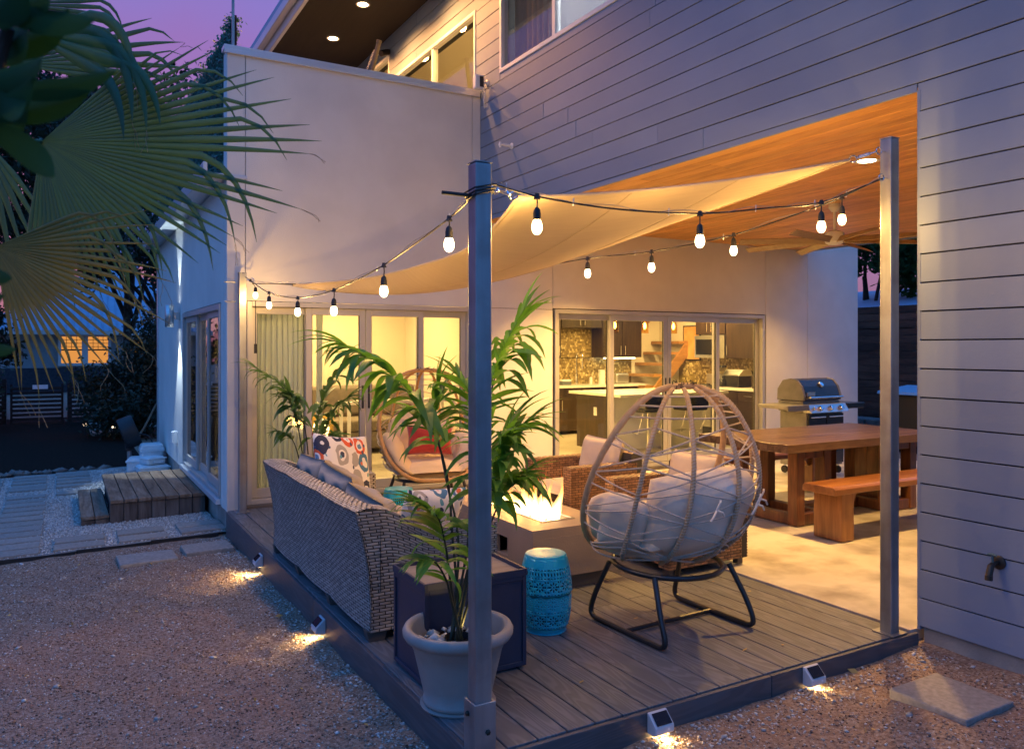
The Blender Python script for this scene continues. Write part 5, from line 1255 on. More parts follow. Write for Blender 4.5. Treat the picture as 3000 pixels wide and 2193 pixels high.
for x in (gx0+.06, gx1-.06):
    for y in (gy0+.10, gy1-.06): m = MB().lathe([(.045, -.015), (.05, 0), (.045, .015)], n=16); m.xf(Matrix.Translation((x, y, .055)) @ Matrix.Rotation(PI/2, 4, 'Y')); m.build('caster', M['cable'], gr); MB().box(x-.01, x+.01, y-.01, y+.01, .1, .125).build('caster_stem', M['steel'], gr)

# ---------------------------------------------------------------- arching potted palms
def leaflet_mesh(name, droop, w, m, n=7):
    mb = MB(); vs = []; fs = []
    a = 0.0; x = z = 0.0; P_ = [(0, 0)]
    for i in range(n):
        a = -droop*((i+.5)/n)**1.1; x += math.cos(a)/n; z += math.sin(a)/n; P_.append((x, z))
    for i, (x, z) in enumerate(P_):
        t = i/n; ww = w*(math.sin(PI*min(1, .08+.92*t)**.75)**.8 if t < .999 else .02)
        vs += [(x, -ww, z+ww*.35), (x, 0, z), (x, ww, z+ww*.35)]
    for i in range(n):
        b = i*3; fs += [(b, b+1, b+4, b+3), (b+1, b+2, b+5, b+4)]
    mb.add(vs, fs); me = bpy.data.meshes.new(name); me.from_pydata(vs, [], fs); me.materials.append(m); me.shade_smooth(); return me
LEAF = {}
def leaf_variants(key, m):
    LEAF[key] = [leaflet_mesh('leaflet', d, .068+.008*(i % 3), m) for i, d in enumerate((.5, .9, 1.3, 1.7, 2.0, 1.1))]
leaf_variants('palm', M['palm']); leaf_variants('palm_far', M['palm_far'])
def frond(root, pts, key, ll, start=.3, n=13, rr=.006, seed=0, spread=62, lift=8, only=None):
    rg = random.Random(seed); P_ = [Vector(p) for p in pts]; cp = spline(P_, 8); N_ = len(cp)-1
    f = MB().tube(cp, [rr*(1-.75*i/N_) for i in range(N_+1)], 6).build('frond', M['palm_stem'], root, smooth=True)
    o = origin(root)
    for i in range(n):
        t = start+(1-start)*(i+.5)/n; k = min(N_-1, int(t*N_)); p = cp[k].lerp(cp[k+1], t*N_-k); d = (cp[k+1]-cp[k]).normalized()
        az0 = math.atan2(d.y, d.x); el0 = math.asin(max(-1, min(1, d.z)))
        for sd in (-1, 1):
            side = Vector((-math.sin(az0), math.cos(az0), 0))*sd
            q = (i+.5)/n; sp_ = R(spread*(1-.55*q**2)+rg.uniform(-9, 9))
            dr = d*math.cos(sp_) + side*math.sin(sp_) + Vector((0, 0, math.sin(R(lift))*(1-.5*abs(d.z))))
            dr.normalize(); az = math.atan2(dr.y, dr.x); el = math.asin(dr.z)
            L_ = ll*(.62+.55*math.sin(PI*min(1, .25+.75*q)))*rg.uniform(.85, 1.12)
            b = bpy.data.objects.new('leaflet', rg.choice(LEAF[key])); col.objects.link(b); b.parent = f
            mw = Matrix.Translation(p-o) @ Matrix.Rotation(az, 4, 'Z') @ Matrix.Rotation(-el, 4, 'Y') @ Matrix.Rotation(rg.uniform(-.5, .5), 4, 'X') @ Matrix.Scale(L_, 4)
            b.matrix_local = mw
    # end leaflets
    d = (cp[-1]-cp[-2]).normalized(); az0 = math.atan2(d.y, d.x); el = math.asin(max(-1, min(1, d.z)))
    for a in (-.35, .05, .4):
        b = bpy.data.objects.new('leaflet', rg.choice(LEAF[key][:2])); col.objects.link(b); b.parent = f
        b.matrix_local = Matrix.Translation(cp[-1]-o) @ Matrix.Rotation(az0+a, 4, 'Z') @ Matrix.Rotation(-el-rg.uniform(-.2, .3), 4, 'Y') @ Matrix.Scale(ll*rg.uniform(.7, .95), 4)
    return f
pot = thing('plant_pot', 'large pale glazed pot with a rolled rim behind the near steel post', 'plant pot', (1.56, 3.22, 0))
MB().lathe([(.150, .012), (.158, .02), (.158, .036), (.152, .042), (.165, .10), (.186, .19), (.203, .262), (.2075, .266), (.209, .278), (.2125, .282), (.214, .293), (.221, .298), (.238, .303), (.249, .32), (.250, .336), (.242, .352), (.228, .357), (.214, .352), (.208, .34), (.202, .30), (.17, .2)], n=64, cap=False).build('body', M['pot'], pot, local=True, smooth=True, flat=0)
MB().lathe([(.145, .001), (.168, .002), (.172, .010), (.166, .0115), (.145, .0115)], n=48).build('saucer', M['pot'], pot, local=True, smooth=True)
MB().lathe([(.185, .262), (.001, .268)], n=32, cap=False).build('soil', M['mulch'], pot, local=True)
a_ = rng.random(60)*2*PI; r_ = .07+.11*rng.random(60)
rk = stones('stones', np.stack([r_*np.cos(a_), r_*np.sin(a_), np.full(60, .276)], 1), .012, .036, M['chips'], 1.5, .7); rk.parent = pot
pp = thing('potted_palm', 'tall green arching palm in the large pale pot behind the near post', 'palm plant', (1.56, 3.22, .27))
stem_b = [(1.545+.03*math.cos(a), 3.21+.03*math.sin(a), .27) for a in (0, 1, 2, 3, 4, 5)]
MB().lathe([(.055, .0), (.06, .03)], n=20, cap=False).build('nursery_sleeve', M['cable'], pp, local=True)
FR = [  # control points from pot to tip
 ([stem_b[0], (1.532, 3.213, 0.719), (1.505, 3.229, 1.045), (1.397, 3.233, 1.324), (1.231, 3.271, 1.513), (1.06, 3.31, 1.612)], .255, .50, 15, 1),
 ([stem_b[1], (1.634, 3.212, 0.706), (1.688, 3.239, 1.071), (1.754, 3.259, 1.404), (1.819, 3.245, 1.596), (1.899, 3.234, 1.747)], .25, .55, 12, 2),
 ([stem_b[2], (1.575, 3.246, 0.706), (1.548, 3.32, 0.987), (1.527, 3.389, 1.256), (1.538, 3.383, 1.404)], .20, .62, 10, 3),
 ([stem_b[3], (1.621, 3.163, 0.719), (1.697, 3.177, 0.996), (1.77, 3.158, 1.169), (1.876, 3.132, 1.26)], .22, .55, 10, 4),
 ([stem_b[4], (1.58, 3.128, 0.651), (1.641, 3.093, 0.892), (1.694, 3.063, 1.093), (1.72, 3.048, 1.214)], .27, .5, 10, 5),
 ([stem_b[5], (1.459, 3.082, 0.58), (1.421, 3.058, 0.766), (1.376, 3.037, 0.89), (1.301, 3.035, 0.955)], .20, .35, 9, 6),
 ([stem_b[0], (1.472, 3.098, 0.495), (1.425, 3.056, 0.611), (1.362, 3.023, 0.701), (1.301, 3.011, 0.725)], .15, .45, 5, 7),
 ([stem_b[1], (1.629, 3.158, 0.596), (1.706, 3.171, 0.81), (1.788, 3.148, 0.982), (1.833, 3.122, 1.013)], .22, .55, 9, 8),
 ([stem_b[3], (1.625, 3.241, 0.743), (1.671, 3.307, 1.107), (1.716, 3.35, 1.315), (1.659, 3.429, 1.465)], .2, .6, 9, 9),
 ([stem_b[2], (1.58, 3.128, 0.691), (1.6, 3.071, 0.94), (1.612, 3.018, 1.144), (1.594, 3.005, 1.264)], .2, .5, 8, 10)]
for pts_, ll, st, n_, sd in FR: frond(pp, pts_, 'palm', ll*1.15, st, int(n_*1.45), .0075, sd)
l = light('palm_spot', 'SPOT', (1.62, 3.20, .30), 2.2, (1,.66,.2), pp, size=.02, spot=110, target=(1.56, 3.24, .8))
MB().tube([(1.625, 3.20, .268), (1.625, 3.20, .295)], .018, 10).build('small_uplight', M['steel'], pp)
fp = thing('potted_palm', 'feathery palm behind the far end of the grey sofa, before the curtain', 'palm plant', (1.86, 7.05, .25))
b_ = [(1.84+.04*math.cos(a), 7.05+.04*math.sin(a), .3) for a in range(6)]
for i, (pts_, ll, st, n_) in enumerate([
  ([b_[0], (1.875, 6.991, 0.506), (1.816, 7.025, 0.948), (1.711, 7.085, 1.25), (1.502, 7.205, 1.423)], .24, .45, 14),
  ([b_[1], (1.938, 6.955, 0.506), (1.966, 6.939, 0.908), (2.043, 6.895, 1.23), (2.176, 6.82, 1.471)], .27, .4, 14),
  ([b_[2], (1.821, 6.907, 0.521), (1.78, 6.931, 0.739), (1.725, 6.962, 0.839), (1.63, 6.959, 0.884)], .17, .6, 6),
  ([b_[3], (2.001, 7.034, 0.49), (2.054, 7.004, 0.817), (2.125, 6.964, 1.041), (2.232, 6.903, 1.143)], .26, .45, 10),
  ([b_[4], (1.876, 6.876, 0.521), (1.849, 6.891, 0.918), (1.76, 6.885, 1.139), (1.713, 6.854, 1.201)], .24, .5, 9),
  ([b_[5], (1.91, 6.856, 0.521), (1.948, 6.777, 0.726), (2.033, 6.728, 0.844), (2.086, 6.64, 0.83)], .2, .5, 8)]): frond(fp, pts_, 'palm_far', ll*1.1, st, int(n_*1.4), .008, 20+i, lift=2)
fpot = thing('plant_pot', 'round pale pot of the far palm hidden behind the sofa', 'plant pot', (1.86, 7.05, 0))
MB().lathe([(.12, .001), (.13, .02), (.17, .28), (.19, .29), (.19, .32), (.165, .32), (.16, .26), (.0, .26)], n=32, cap=False).build('body', M['pot'], fpot, local=True, smooth=True)

# ---------------------------------------------------------------- fan palm in the foreground
fpalm = thing('fan_palm', 'large dark fan palm hanging in from the left in the foreground', 'palm tree', (-.9, 2.5, -.2))
RT = Vector((.8681, -.4964, 0)); FW = Vector((.4964, .8681, 0)); UP = Vector((0, 0, 1))
MB().tube(spline([(-.9, 2.5, -.25), (-.92, 2.52, .8), (-.9, 2.5, 1.7)], 6), [.13+.02*math.sin(i*2.3) for i in range(13)], 14).build('trunk', M['bark'], fpalm, smooth=True)
def fanleaf(hub, a0, a1, n, L, tilt, seed, droop=.35, split=.45, prof=None, fm='fan', brk=None):
    rg = random.Random(seed); hub = Vector(hub)
    pet = MB().tube(spline([(-.9, 2.5, 1.6), Vector((-.9, 2.5, 1.7)).lerp(hub, .5)+Vector((0, 0, .10)), hub], 6), [.016-.008*i/12 for i in range(13)], 8).build('leaf', M['fan'], fpalm, smooth=True)
    for k in range(n):
        a = R(a0+(a1-a0)*k/(n-1)); da = R(abs(a1-a0)/(n-1))
        ln = L*(.80+.20*math.sin(PI*(k+.5)/n))*rg.uniform(.93, 1.05)
        if prof: ln = float(np.interp(-math.degrees(a), [-q[0] for q in prof], [q[1] for q in prof]))*rg.uniform(.93, 1.06)
        d = (RT*math.cos(a)+UP*math.sin(a)); nrm = (FW*-1*math.cos(tilt) + UP*math.sin(tilt)).normalized(); d = (d + FW*tilt*.6*math.cos(a)).normalized()
        sdv = nrm.cross(d).normalized(); m_ = 12; vs = []; fs = []
        bend = rg.uniform(.3, 1.0)*droop; br = rg.uniform(.60, .9) if rg.random() < .35 else 2.0
        if brk: br = rg.uniform(*brk)
        p = hub.copy(); dd = d.copy(); prev = 0
        for i in range(m_+1):
            t = i/m_
            if i:
                g = bend*(t**2.2)*.35 + (1.1 if t > br else 0)*.55
                dd = (dd + Vector((0, 0, -1))*g*(.25 if t <= br else .8)).normalized(); p = p + dd*ln/m_
            wdt = ln*t*math.tan(da/2)*1.12 if t < split else ln*split*math.tan(da/2)*1.12*max(.04, (1-(t-split)/(1-split))**.75)
            fold = .55*wdt; off = nrm*fold
            s2 = dd.cross(nrm); s2 = s2.normalized() if s2.length > 1e-3 else sdv
            vs += [p+s2*wdt-off, p+off*.6, p-s2*wdt-off]
        for i in range(m_): b = i*3; fs += [(b, b+1, b+4, b+3), (b+1, b+2, b+5, b+4)]
        MB().add(vs, fs).build('leaf_segment', M[fm], pet, smooth=True, flat=0)
        if rg.random() < .25:   # curling fibres at the tip
            fb = MB(); q = p.copy()
            for _ in range(2):
                c = [q.copy()]; v_ = dd*.012
                for j in range(5): v_ = v_*.9 + Vector((rg.uniform(-.006, .006), rg.uniform(-.006, .006), -.002)); c.append(c[-1]+v_)
                fb.tube(c, .0007, 4)
            fb.build('leaf_fibre', M['fan_dry'], pet)
    return pet
fanleaf((-0.05, 2.736, 2.216), 44, -98, 46, .80, .18, 1, .24, .54, prof=((44,.46),(25,.68),(5,.80),(-12,.74),(-35,.56),(-98,.46)))
fanleaf((-0.161, 2.627, 1.882), 24, -80, 26, .50, .10, 2, .5, .40, fm='fan_warm')
fanleaf((-0.086, 2.699, 2.523), 20, -28, 5, .50, .2, 6, .4, .40, brk=(.38, .62))
fanleaf((-0.141, 2.903, 2.484), 24, -6, 7, .56, .25, 3, .55, .55)
fanleaf((-0.227, 3.125, 2.299), -50, -108, 10, .48, -.15, 4, .4, .42)
fanleaf((-0.136, 3.073, 2.733), 14, -2, 4, .40, .25, 5, .7, .5)
# glossy shrub close to the lens, out of focus
shr = thing('foreground_shrub', 'blurred glossy green shrub leaves at the upper left edge', 'shrub', (-0.222, 1.048, 1.263))
MB().tube(spline([(-0.222, 1.048, 1.263), (-0.142, 0.911, 1.587), (-0.064, 0.797, 1.778), (-0.037, 0.758, 1.86)], 6), [.012-.0004*i for i in range(19)], 8).build('stem', M['bark'], shr, smooth=True)
def bigleaf(p, tip, w, seed):
    p = Vector(p); tip = Vector(tip); d = tip-p; L_ = d.length; n = 8; vs = []; fs = []; s = d.cross(FW).normalized()*w*.55; nn = s.cross(d).normalized()
    for i in range(n+1):
        t = i/n; c = p+d*t+nn*(.12*L_*math.sin(PI*t)); ww = math.sin(PI*min(1, t*.97+.015))**.85
        vs += [c+s*ww+nn*.25*w*ww, c, c-s*ww+nn*.25*w*ww]
    for i in range(n): b = i*3; fs += [(b, b+1, b+4, b+3), (b+1, b+2, b+5, b+4)]
    MB().add(vs, fs).build('leaf', M['shrub'], shr, smooth=True, flat=0)
for i, (a, b, w) in enumerate([((-0.058, 0.793, 1.842), (0.005, 0.712, 1.867), .022), ((-0.05, 0.766, 1.875), (-0.007, 0.695, 1.875), .02), ((-0.061, 0.795, 1.815), (0.038, 0.715, 1.824), .018), ((-0.066, 0.821, 1.799), (0.021, 0.748, 1.815), .02), ((-0.064, 0.797, 1.796), (-0.005, 0.74, 1.739), .022), ((-0.071, 0.801, 1.853), (-0.023, 0.727, 1.849), .03), ((-0.079, 0.851, 1.776), (-0.025, 0.774, 1.81), .022), ((-0.057, 0.747, 1.852), (-0.028, 0.707, 1.886), .03), ((-0.069, 0.777, 1.816), (-0.013, 0.699, 1.82), .02), ((-0.092, 0.882, 1.67), (-0.038, 0.828, 1.662), .014), ((-0.092, 0.882, 1.636), (-0.044, 0.831, 1.647), .012), ((-0.094, 0.906, 1.595), (-0.036, 0.85, 1.599), .012), ((-0.06, 0.749, 1.87), (0.022, 0.678, 1.849), .02), ((-0.065, 0.775, 1.794), (-0.02, 0.726, 1.813), .025), ((-0.062, 0.773, 1.827), (-0.029, 0.731, 1.781), .025)]): bigleaf(a, b, w, i)

# ---------------------------------------------------------------- trees and shrubs behind
def tree(name, label, base, h, crowns, nleaf, smin, smax, m, group, trunk_r=.18, cat='tree'):
    t = thing(name, label, cat, base, group=group); b = Vector(base); tr = MB(); rg = random.Random(int(abs(base[0]*100+base[1]*10)))
    top = Vector((0, 0, h*.62))
    tr.tube(spline([(0,0,-.2), (rg.uniform(-.2,.2), rg.uniform(-.2,.2), h*.3), top], 5), [trunk_r*(1-.06*i) for i in range(11)], 8)
    for c in crowns:
        c_ = Vector(c[:3])-b; s0 = Vector((0,0,h*rg.uniform(.18,.4))); tr.tube(spline([s0, s0.lerp(c_, .5)+Vector((0,0,.1*h*.3)), c_], 4), [trunk_r*.5*(1-.08*i) for i in range(9)], 6)
        for q in range(4):
            e_ = c_+Vector((rg.uniform(-1,1), rg.uniform(-1,1), rg.uniform(-.6,.8)))*c[3]*.8; tr.tube([c_*.98, (c_+e_)/2+Vector((0,0,.1)), e_], [trunk_r*.2, trunk_r*.12, trunk_r*.05], 5)
    tr.build('trunk', M['bark'], t, local=True, smooth=True)
    P_ = []
    for c in crowns:
        k = max(8, int(c[3]**2*5)); per = int(nleaf*c[3]**2/sum(q[3]**2 for q in crowns)/k)+1
        cl = rng.normal(size=(k, 3)); cl /= np.linalg.norm(cl, axis=1)[:,None]; cl *= (rng.random(k)**.4)[:,None]*c[3]; cl[:,2] *= .8
        for q in cl:
            s = rng.normal(size=(per, 3))*c[3]*.17; P_.append(q+s+np.array(c[:3])-np.array(base))
    P_ = np.concatenate(P_); V, F = leafquads('x', P_, smin, smax, None)
    link('crown', fastmesh('crown', V, F, 4), m, t); return t
OA = M['oak']; G_ = 'dark trees beyond the fence'
tree('oak_tree', 'tall dark oak against the pink sky, left of the ivy screen', (2.2, 31.5, -.3), 10, [(2.4,31,9.5,2.8), (.6,31.5,8,2.9), (3.4,30.5,6.6,2.4), (-1.2,32,10.2,2.6), (1.4,30,5.6,2.2)], 22000, .07, .16, OA, G_)
tree('oak_tree', 'broad dark oak behind the neighbouring roof', (-3.5, 28, -.3), 9, [(-3,27,7.5,3.0), (-1.2,26.5,5.4,2.1), (-4.5,26,4.4,2.6), (-2.4,25.5,3.4,1.5)], 18000, .06, .15, OA, G_)
tree('oak_tree', 'dark oak whose branches hang above the blue roof', (3.2, 27, -.3), 8, [(2.6,25.5,5.6,2.0), (1.2,25,5.0,1.6), (3.4,25,4.4,1.5), (.3,24.5,4.6,1.4)], 14000, .05, .12, OA, G_)
tree('flowering_tree', 'dark tree dotted with pale pink blossom behind the fan palm', (2.4, 21.5, -.3), 5, [(1.7,21.3,4.3,1.0), (2.6,21.4,3.8,1.0), (.9,21.5,3.9,.9)], 6000, .04, .09, OA, G_, .09)
tree('oak_tree', 'low dark oak mass behind the gate at the far left', (-5.2, 25.5, -.3), 6, [(-5,25,3.2,2.0), (-3,25.2,2.6,1.6), (-6.5,24.5,4.6,2.0), (-1.6,25.6,2.0,1.0)], 14000, .05, .12, OA, G_)
tree('oak_tree', 'dark oak rising behind the left end of the slatted fence', (-8.5, 24, -.3), 8, [(-8,23.5,5.5,2.6), (-8.5,23,3,2.2), (-6.6,24,6.6,2.0)], 14000, .05, .13, OA, G_)
bl = rng.normal(size=(420,3))*np.array([.55,.3,.35])+np.array([1.5,20.9,4.4]); V, F = leafquads('x', bl, .025, .05, None)
tag(link('tree_blossom', fastmesh('tree_blossom', V, F, 4), mat('pale_pink_blossom', (.55,.40,.62), (.75,.62,.80), rough=.7), kind='stuff'), 'pale pink blossom clusters in the dark tree', 'blossom')
def bush(label, c, r, n, s0, s1, m=OA, hz=.85, name='shrub'):
    t = thing(name, label, 'shrub', (c[0], c[1], c[2]-r*hz), group='dark shrubs in the mulch bed'); st = MB(); rg = random.Random(int(c[1]*100))
    for i in range(7):
        a = rg.uniform(0, 6.28); st.tube(spline([(.1*math.cos(a), .1*math.sin(a), 0), (r*.3*math.cos(a), r*.3*math.sin(a), r*.5), (r*.75*math.cos(a), r*.75*math.sin(a), r*hz*1.2)], 4), [.025-.002*k for k in range(9)], 5)
    st.build('stem', M['bark'], t, local=True)
    k = 60; cl = rng.normal(size=(k,3)); cl /= np.linalg.norm(cl, axis=1)[:,None]; cl *= (.55+.45*rng.random(k))[:,None]*r; cl[:,2] = cl[:,2]*hz + r*hz
    P_ = np.concatenate([q+rng.normal(size=(n//k,3))*r*.14 for q in cl]); V, F = leafquads('x', P_, s0, s1, None); link('foliage', fastmesh('foliage', V, F, 4), m, t); return t
bush('dense dark shrub in front of the horizontal fence', (1.35, 18.6, .55), 1.12, 12000, .03, .07)
bush('dark shrub standing beside the side wall corner', (2.3, 18.6, 1.5), 1.1, 8000, .03, .07)
bush('dark low shrub left of the gate', (-2.4, 20.5, .6), 1.2, 7000, .03, .07)
bush('dark shrub under the neighbouring lit windows', (1.9, 24.6, .3), .95, 5000, .04, .08)
bush('dark hedge mass at the left edge behind the palm', (-4.2, 22.5, 1.4), 2.2, 12000, .04, .09)
# ivy privacy screen on the roof terrace
iv = thing('ivy_screen', 'tall ivy covered privacy screen beside the terrace with a steel pole', 'screen', (1.5, 8.45, 3.3))
MB().box(1.53, 1.55, 8.35, 14.9, 3.32, 4.98).build('panel', M['joint'], iv)
P_ = np.stack([1.535+rng.normal(size=26000)*.035, 8.36+6.55*rng.random(26000), 3.32+1.70*rng.random(26000)], 1)-np.array([1.5, 8.45, 3.3]); V, F = leafquads('x', P_, .016, .034, None); link('foliage', fastmesh('foliage', V, F, 4), M['ivy'], iv)
MB().box(1.50, 1.525, 8.33, 8.355, 3.32, 6.4).build('pole', M['galv'], iv)
MB().box(1.51, 1.53, 14.88, 14.92, 3.0, 5.0).build('pole', M['galv'], iv)
# right side: trees, fence, wall
G2 = 'trees beyond the patio'
tree('garden_tree', 'leafy tree seen beyond the patio between the wall and the tall post', (15.6, 11.4, -.2), 5.5, [(15.5,11.3,4.1,1.4), (15.2,10.6,3.6,.9), (16.2,10.4,4.4,1.3), (15.6,9.8,3.6,.9)], 9000, .05, .11, M['shrub'], G2, .12)
tree('garden_tree', 'leafy tree farther right beyond the patio, behind the siding', (16.4, 9.0, -.2), 5.5, [(16.3,9.0,4.2,1.3), (16.0,8.4,3.4,1.0), (17,8.0,4.4,1.5)], 8000, .05, .11, M['shrub'], G2, .12)

lp = np.stack([1.6+2.4*rng.random(9), 2.9+1.2*rng.random(9), np.full(9, .006)], 1); V, F = leafquads('x', lp, .012, .022, None, up=.9)
tag(link('deck_leaves', fastmesh('deck_leaves', V, F, 4), M['dryleaf'], kind='stuff'), 'a few dry leaves lying on the deck boards', 'leaves')

# ---------------------------------------------------------------- living room
cu = thing('curtain', 'sage green pleated curtain behind the left glass door', 'curtain', (2.0, 8.45, 0.03))
def drape(u0, u1, y, amp, n, name='drape'):
    m = MB(); nn = int((u1-u0)*160); 
    m.grid(lambda s, t: (u0+(u1-u0)*s + .008*math.sin(9*s+4*t), y + amp*math.sin(2*PI*n*s+.8*math.sin(3*s*PI)+.7*t*math.sin(5*s))*(0.55+.45*t), 2.28-2.24*t), nn, 10)
    m.build(name, M['curtain'], cu, smooth=True, flat=0)
drape(1.66, 2.36, 8.47, .028, 13); drape(2.39, 2.47, 8.46, .02, 2)
MB().tube([(1.65, 8.47, 2.29), (4.1, 8.47, 2.29)], .012, 8).build('curtain_rail', M['steel'], cu)
so = thing('indoor_sofa', 'brown grey sofa seen through the left glass door', 'sofa', (3.7, 11.6, .024))
MB().box(2.6, 5.0, 11.3, 12.2, .10, .36).build('base', M['sofa_in'], so, bevel=.03)
MB().box(2.6, 5.0, 12.0, 12.35, .36, .98).build('backrest', M['sofa_in'], so, bevel=.06, seg=4)
for i in range(3):
    a = 2.62+.79*i; MB().box(a, a+.78, 11.27, 12.0, .362, .54).build('seat_cushion', M['sofa_in'], so, bevel=.05, seg=4); MB().box(a, a+.78, 11.86, 12.1, .545, 1.02).build('back_cushion', M['sofa_in'], so, bevel=.06, seg=4)
for x in (2.66, 4.94):
    for y in (11.36, 12.3): MB().box(x-.03, x+.03, y-.03, y+.03, 0.025, .10).build('leg', M['stairwood'], so)
m = pillow(.5, .5, .18, 3, 14, .1); o = weld(m.build('mustard_pillow', M['yellow_pillow'], smooth=True, flat=0)); o.location = (2.78, 9.75, .58); o.rotation_euler = (R(-20), R(18), R(20)); tag(o, 'mustard pillow on the stool behind the left glass door', 'pillow')
pf = MB().box(2.5, 3.0, 9.5, 9.95, .024, .36).build('ottoman', M['sofa_in'], bevel=.03); tag(pf, 'brown ottoman behind the left glass door', 'ottoman')
ctb = thing('console_table', 'pale narrow table behind the indoor sofa glass', 'table', (4.0, 10.4, .024))
MB().box(3.3, 4.9, 10.2, 10.6, .84, .88).build('table_top', M['counter'], ctb, bevel=.004)
for x in (3.34, 4.86):
    for y in (10.23, 10.57): MB().box(x-.02, x+.02, y-.02, y+.02, .025, .84).build('leg', M['white_paint'], ctb)
lp_ = thing('floor_lamp', 'glowing warm globe lamp standing behind the left glass door', 'lamp', (2.62, 9.05, .024))
MB().lathe([(.01, .52), (.07, .55), (.095, .64), (.07, .73), (.01, .76)], n=20).build('globe', emis('globe_glow', (1,.62,.22), 6), lp_, local=True, smooth=True)
MB().lathe([(.09, .001), (.09, .015), (.012, .02), (.012, .52)], n=16).build('stand', M['bronze'], lp_, local=True, smooth=True)

# ---------------------------------------------------------------- kitchen
def cabinet(name, label, cat, x0, x1, y0, y1, z0, z1, face, doors, group, drawer=0, split=True):
    t = thing(name, label, cat, ((x0+x1)/2, (y0+y1)/2, z0), group=group); e_ = .02
    if face == 'y': MB().box(x0, x1, y0+e_, y1, z0, z1).build('carcass', M['cabinet'], t)
    else: MB().box(x0+e_, x1, y0, y1, z0, z1).build('carcass', M['cabinet'], t)
    L0, L1 = (x0, x1) if face == 'y' else (y0, y1)
    for i in range(doors):
        a = L0+(L1-L0)*i/doors+.004; b = L0+(L1-L0)*(i+1)/doors-.004; zt_ = z1-.004-drawer
        bx = (lambda a, b, c, d: MB().box(a, b, y0, y0+e_-.001, c, d)) if face == 'y' else (lambda a, b, c, d: MB().box(x0, x0+e_-.001, a, b, c, d))
        d = bx(a, b, z0+.004, zt_).build('door', M['cabinet'], t, bevel=.003)
        hx = (b-.05) if i % 2 == 0 else (a+.05); hz = (z0+.05, z0+.22) if z0 > 1 else (zt_-.24, zt_-.06)
        if face == 'y': MB().tube([(hx, y0-.03, hz[0]), (hx, y0-.03, hz[1])], .006, 6).build('handle', M['chrome'], d)
        else: MB().tube([(x0-.03, hx, hz[0]), (x0-.03, hx, hz[1])], .006, 6).build('handle', M['chrome'], d)
        if drawer:
            dd = bx(a, b, zt_+.004, z1-.004).build('drawer', M['cabinet'], t, bevel=.003)
            if face == 'y': MB().tube([((a+b)/2-.09, y0-.03, zt_+drawer/2), ((a+b)/2+.09, y0-.03, zt_+drawer/2)], .006, 6).build('handle', M['chrome'], dd)
            else: MB().tube([(x0-.03, (a+b)/2-.09, zt_+drawer/2), (x0-.03, (a+b)/2+.09, zt_+drawer/2)], .006, 6).build('handle', M['chrome'], dd)
    return t
GU, GB = 'espresso upper cabinets', 'espresso base cabinets'
VW = 12.6
cabinet('upper_cabinet', 'tall dark upper cabinet at the left of the kitchen window wall', 'cabinet', 7.62, 8.05, VW-.36, VW, 1.42, 2.5, 'y', 1, GU)
cabinet('upper_cabinet', 'short dark upper cabinet above the kitchen tap', 'cabinet', 8.06, 8.98, VW-.36, VW, 1.98, 2.5, 'y', 2, GU)
cabinet('upper_cabinet', 'dark upper cabinet between the tap and the stairs with a light below', 'cabinet', 8.99, 9.95, VW-.36, VW, 1.42, 2.5, 'y', 2, GU)
MB_ = MB().box(9.1, 9.8, VW-.34, VW-.25, 1.395, 1.415); tag(MB_.build('under_cabinet_light', M['underglow']), 'lit strip under the dark cabinet beside the stairs', 'strip light')
cabinet('base_cabinet', 'dark base cabinets under the white counter with the tap', 'cabinet', 7.3, 9.95, VW-.62, VW, .09, .87, 'y', 5, GB, .16)
t = thing('counter_top', 'white counter along the back wall of the kitchen', 'counter', (8.6, VW-.3, .87)); MB().box(7.28, 9.97, VW-.65, VW-.012, .872, .912).build('slab', M['counter'], t, bevel=.003)
# gold hexagon mosaic
hm = MB(); s = .0245; rg = random.Random(9)
def hexes(x0, x1, z0, z1, place):
    j = 0; z = z0
    while z < z1:
        x = x0 + (s*.866 if j % 2 else 0)
        while x < x1:
            k = len(hm.v); c = [(x+s*.92*math.sin(PI/3*q), z+s*.92*math.cos(PI/3*q)) for q in range(6)]
            hm.v += [place(a, b) for a, b in c]; hm.f.append(tuple(range(k, k+6))); x += 2*s*.866
        z += 1.5*s; j += 1
hexes(7.3, 9.95, .93, 1.41, lambda a, b: (a, VW-.008, b)); hexes(8.08, 8.97, 1.42, 1.97, lambda a, b: (a, VW-.008, b)); hexes(9.0, 11.9, .93, 1.41, lambda a, b: (10.692, a, b))
bs = thing('backsplash', 'golden hexagon mosaic backsplash in the kitchen', 'backsplash', (8.6, VW, .92))
MB().box(7.28, 9.97, VW-.006, VW-.001, .912, 1.98).box(10.694, 10.699, 9.0, 12.0, .912, 1.42).build('grout', M['grout'], bs); hm.build('tiles', M['hextile'], bs, kind='stuff')
t = thing('kitchen_tap', 'tall spring kitchen tap on the back counter', 'tap', (8.50, VW-.2, .912))
MB().tube(spline([(0,0,0), (0,0,.45), (0,-.02,.58), (0,-.12,.62), (0,-.2,.56), (0,-.2,.42)], 6), .012, 8).tube([(0,-.2,.44), (0,-.2,.30)], .016, 8).build('spout', M['chrome'], t, local=True, smooth=True)
MB().lathe([(.028, 0), (.028, .2), (.012, .22)], n=14).build('base', M['chrome'], t, local=True, smooth=True)
t = thing('paper_towel', 'white paper towel roll on the kitchen counter', 'paper towel', (9.02, VW-.3, .912)); MB().lathe([(.01,.001),(.065,.001),(.065,.27),(.01,.27)], n=20).build('roll', M['white_paint'], t, local=True, smooth=True)
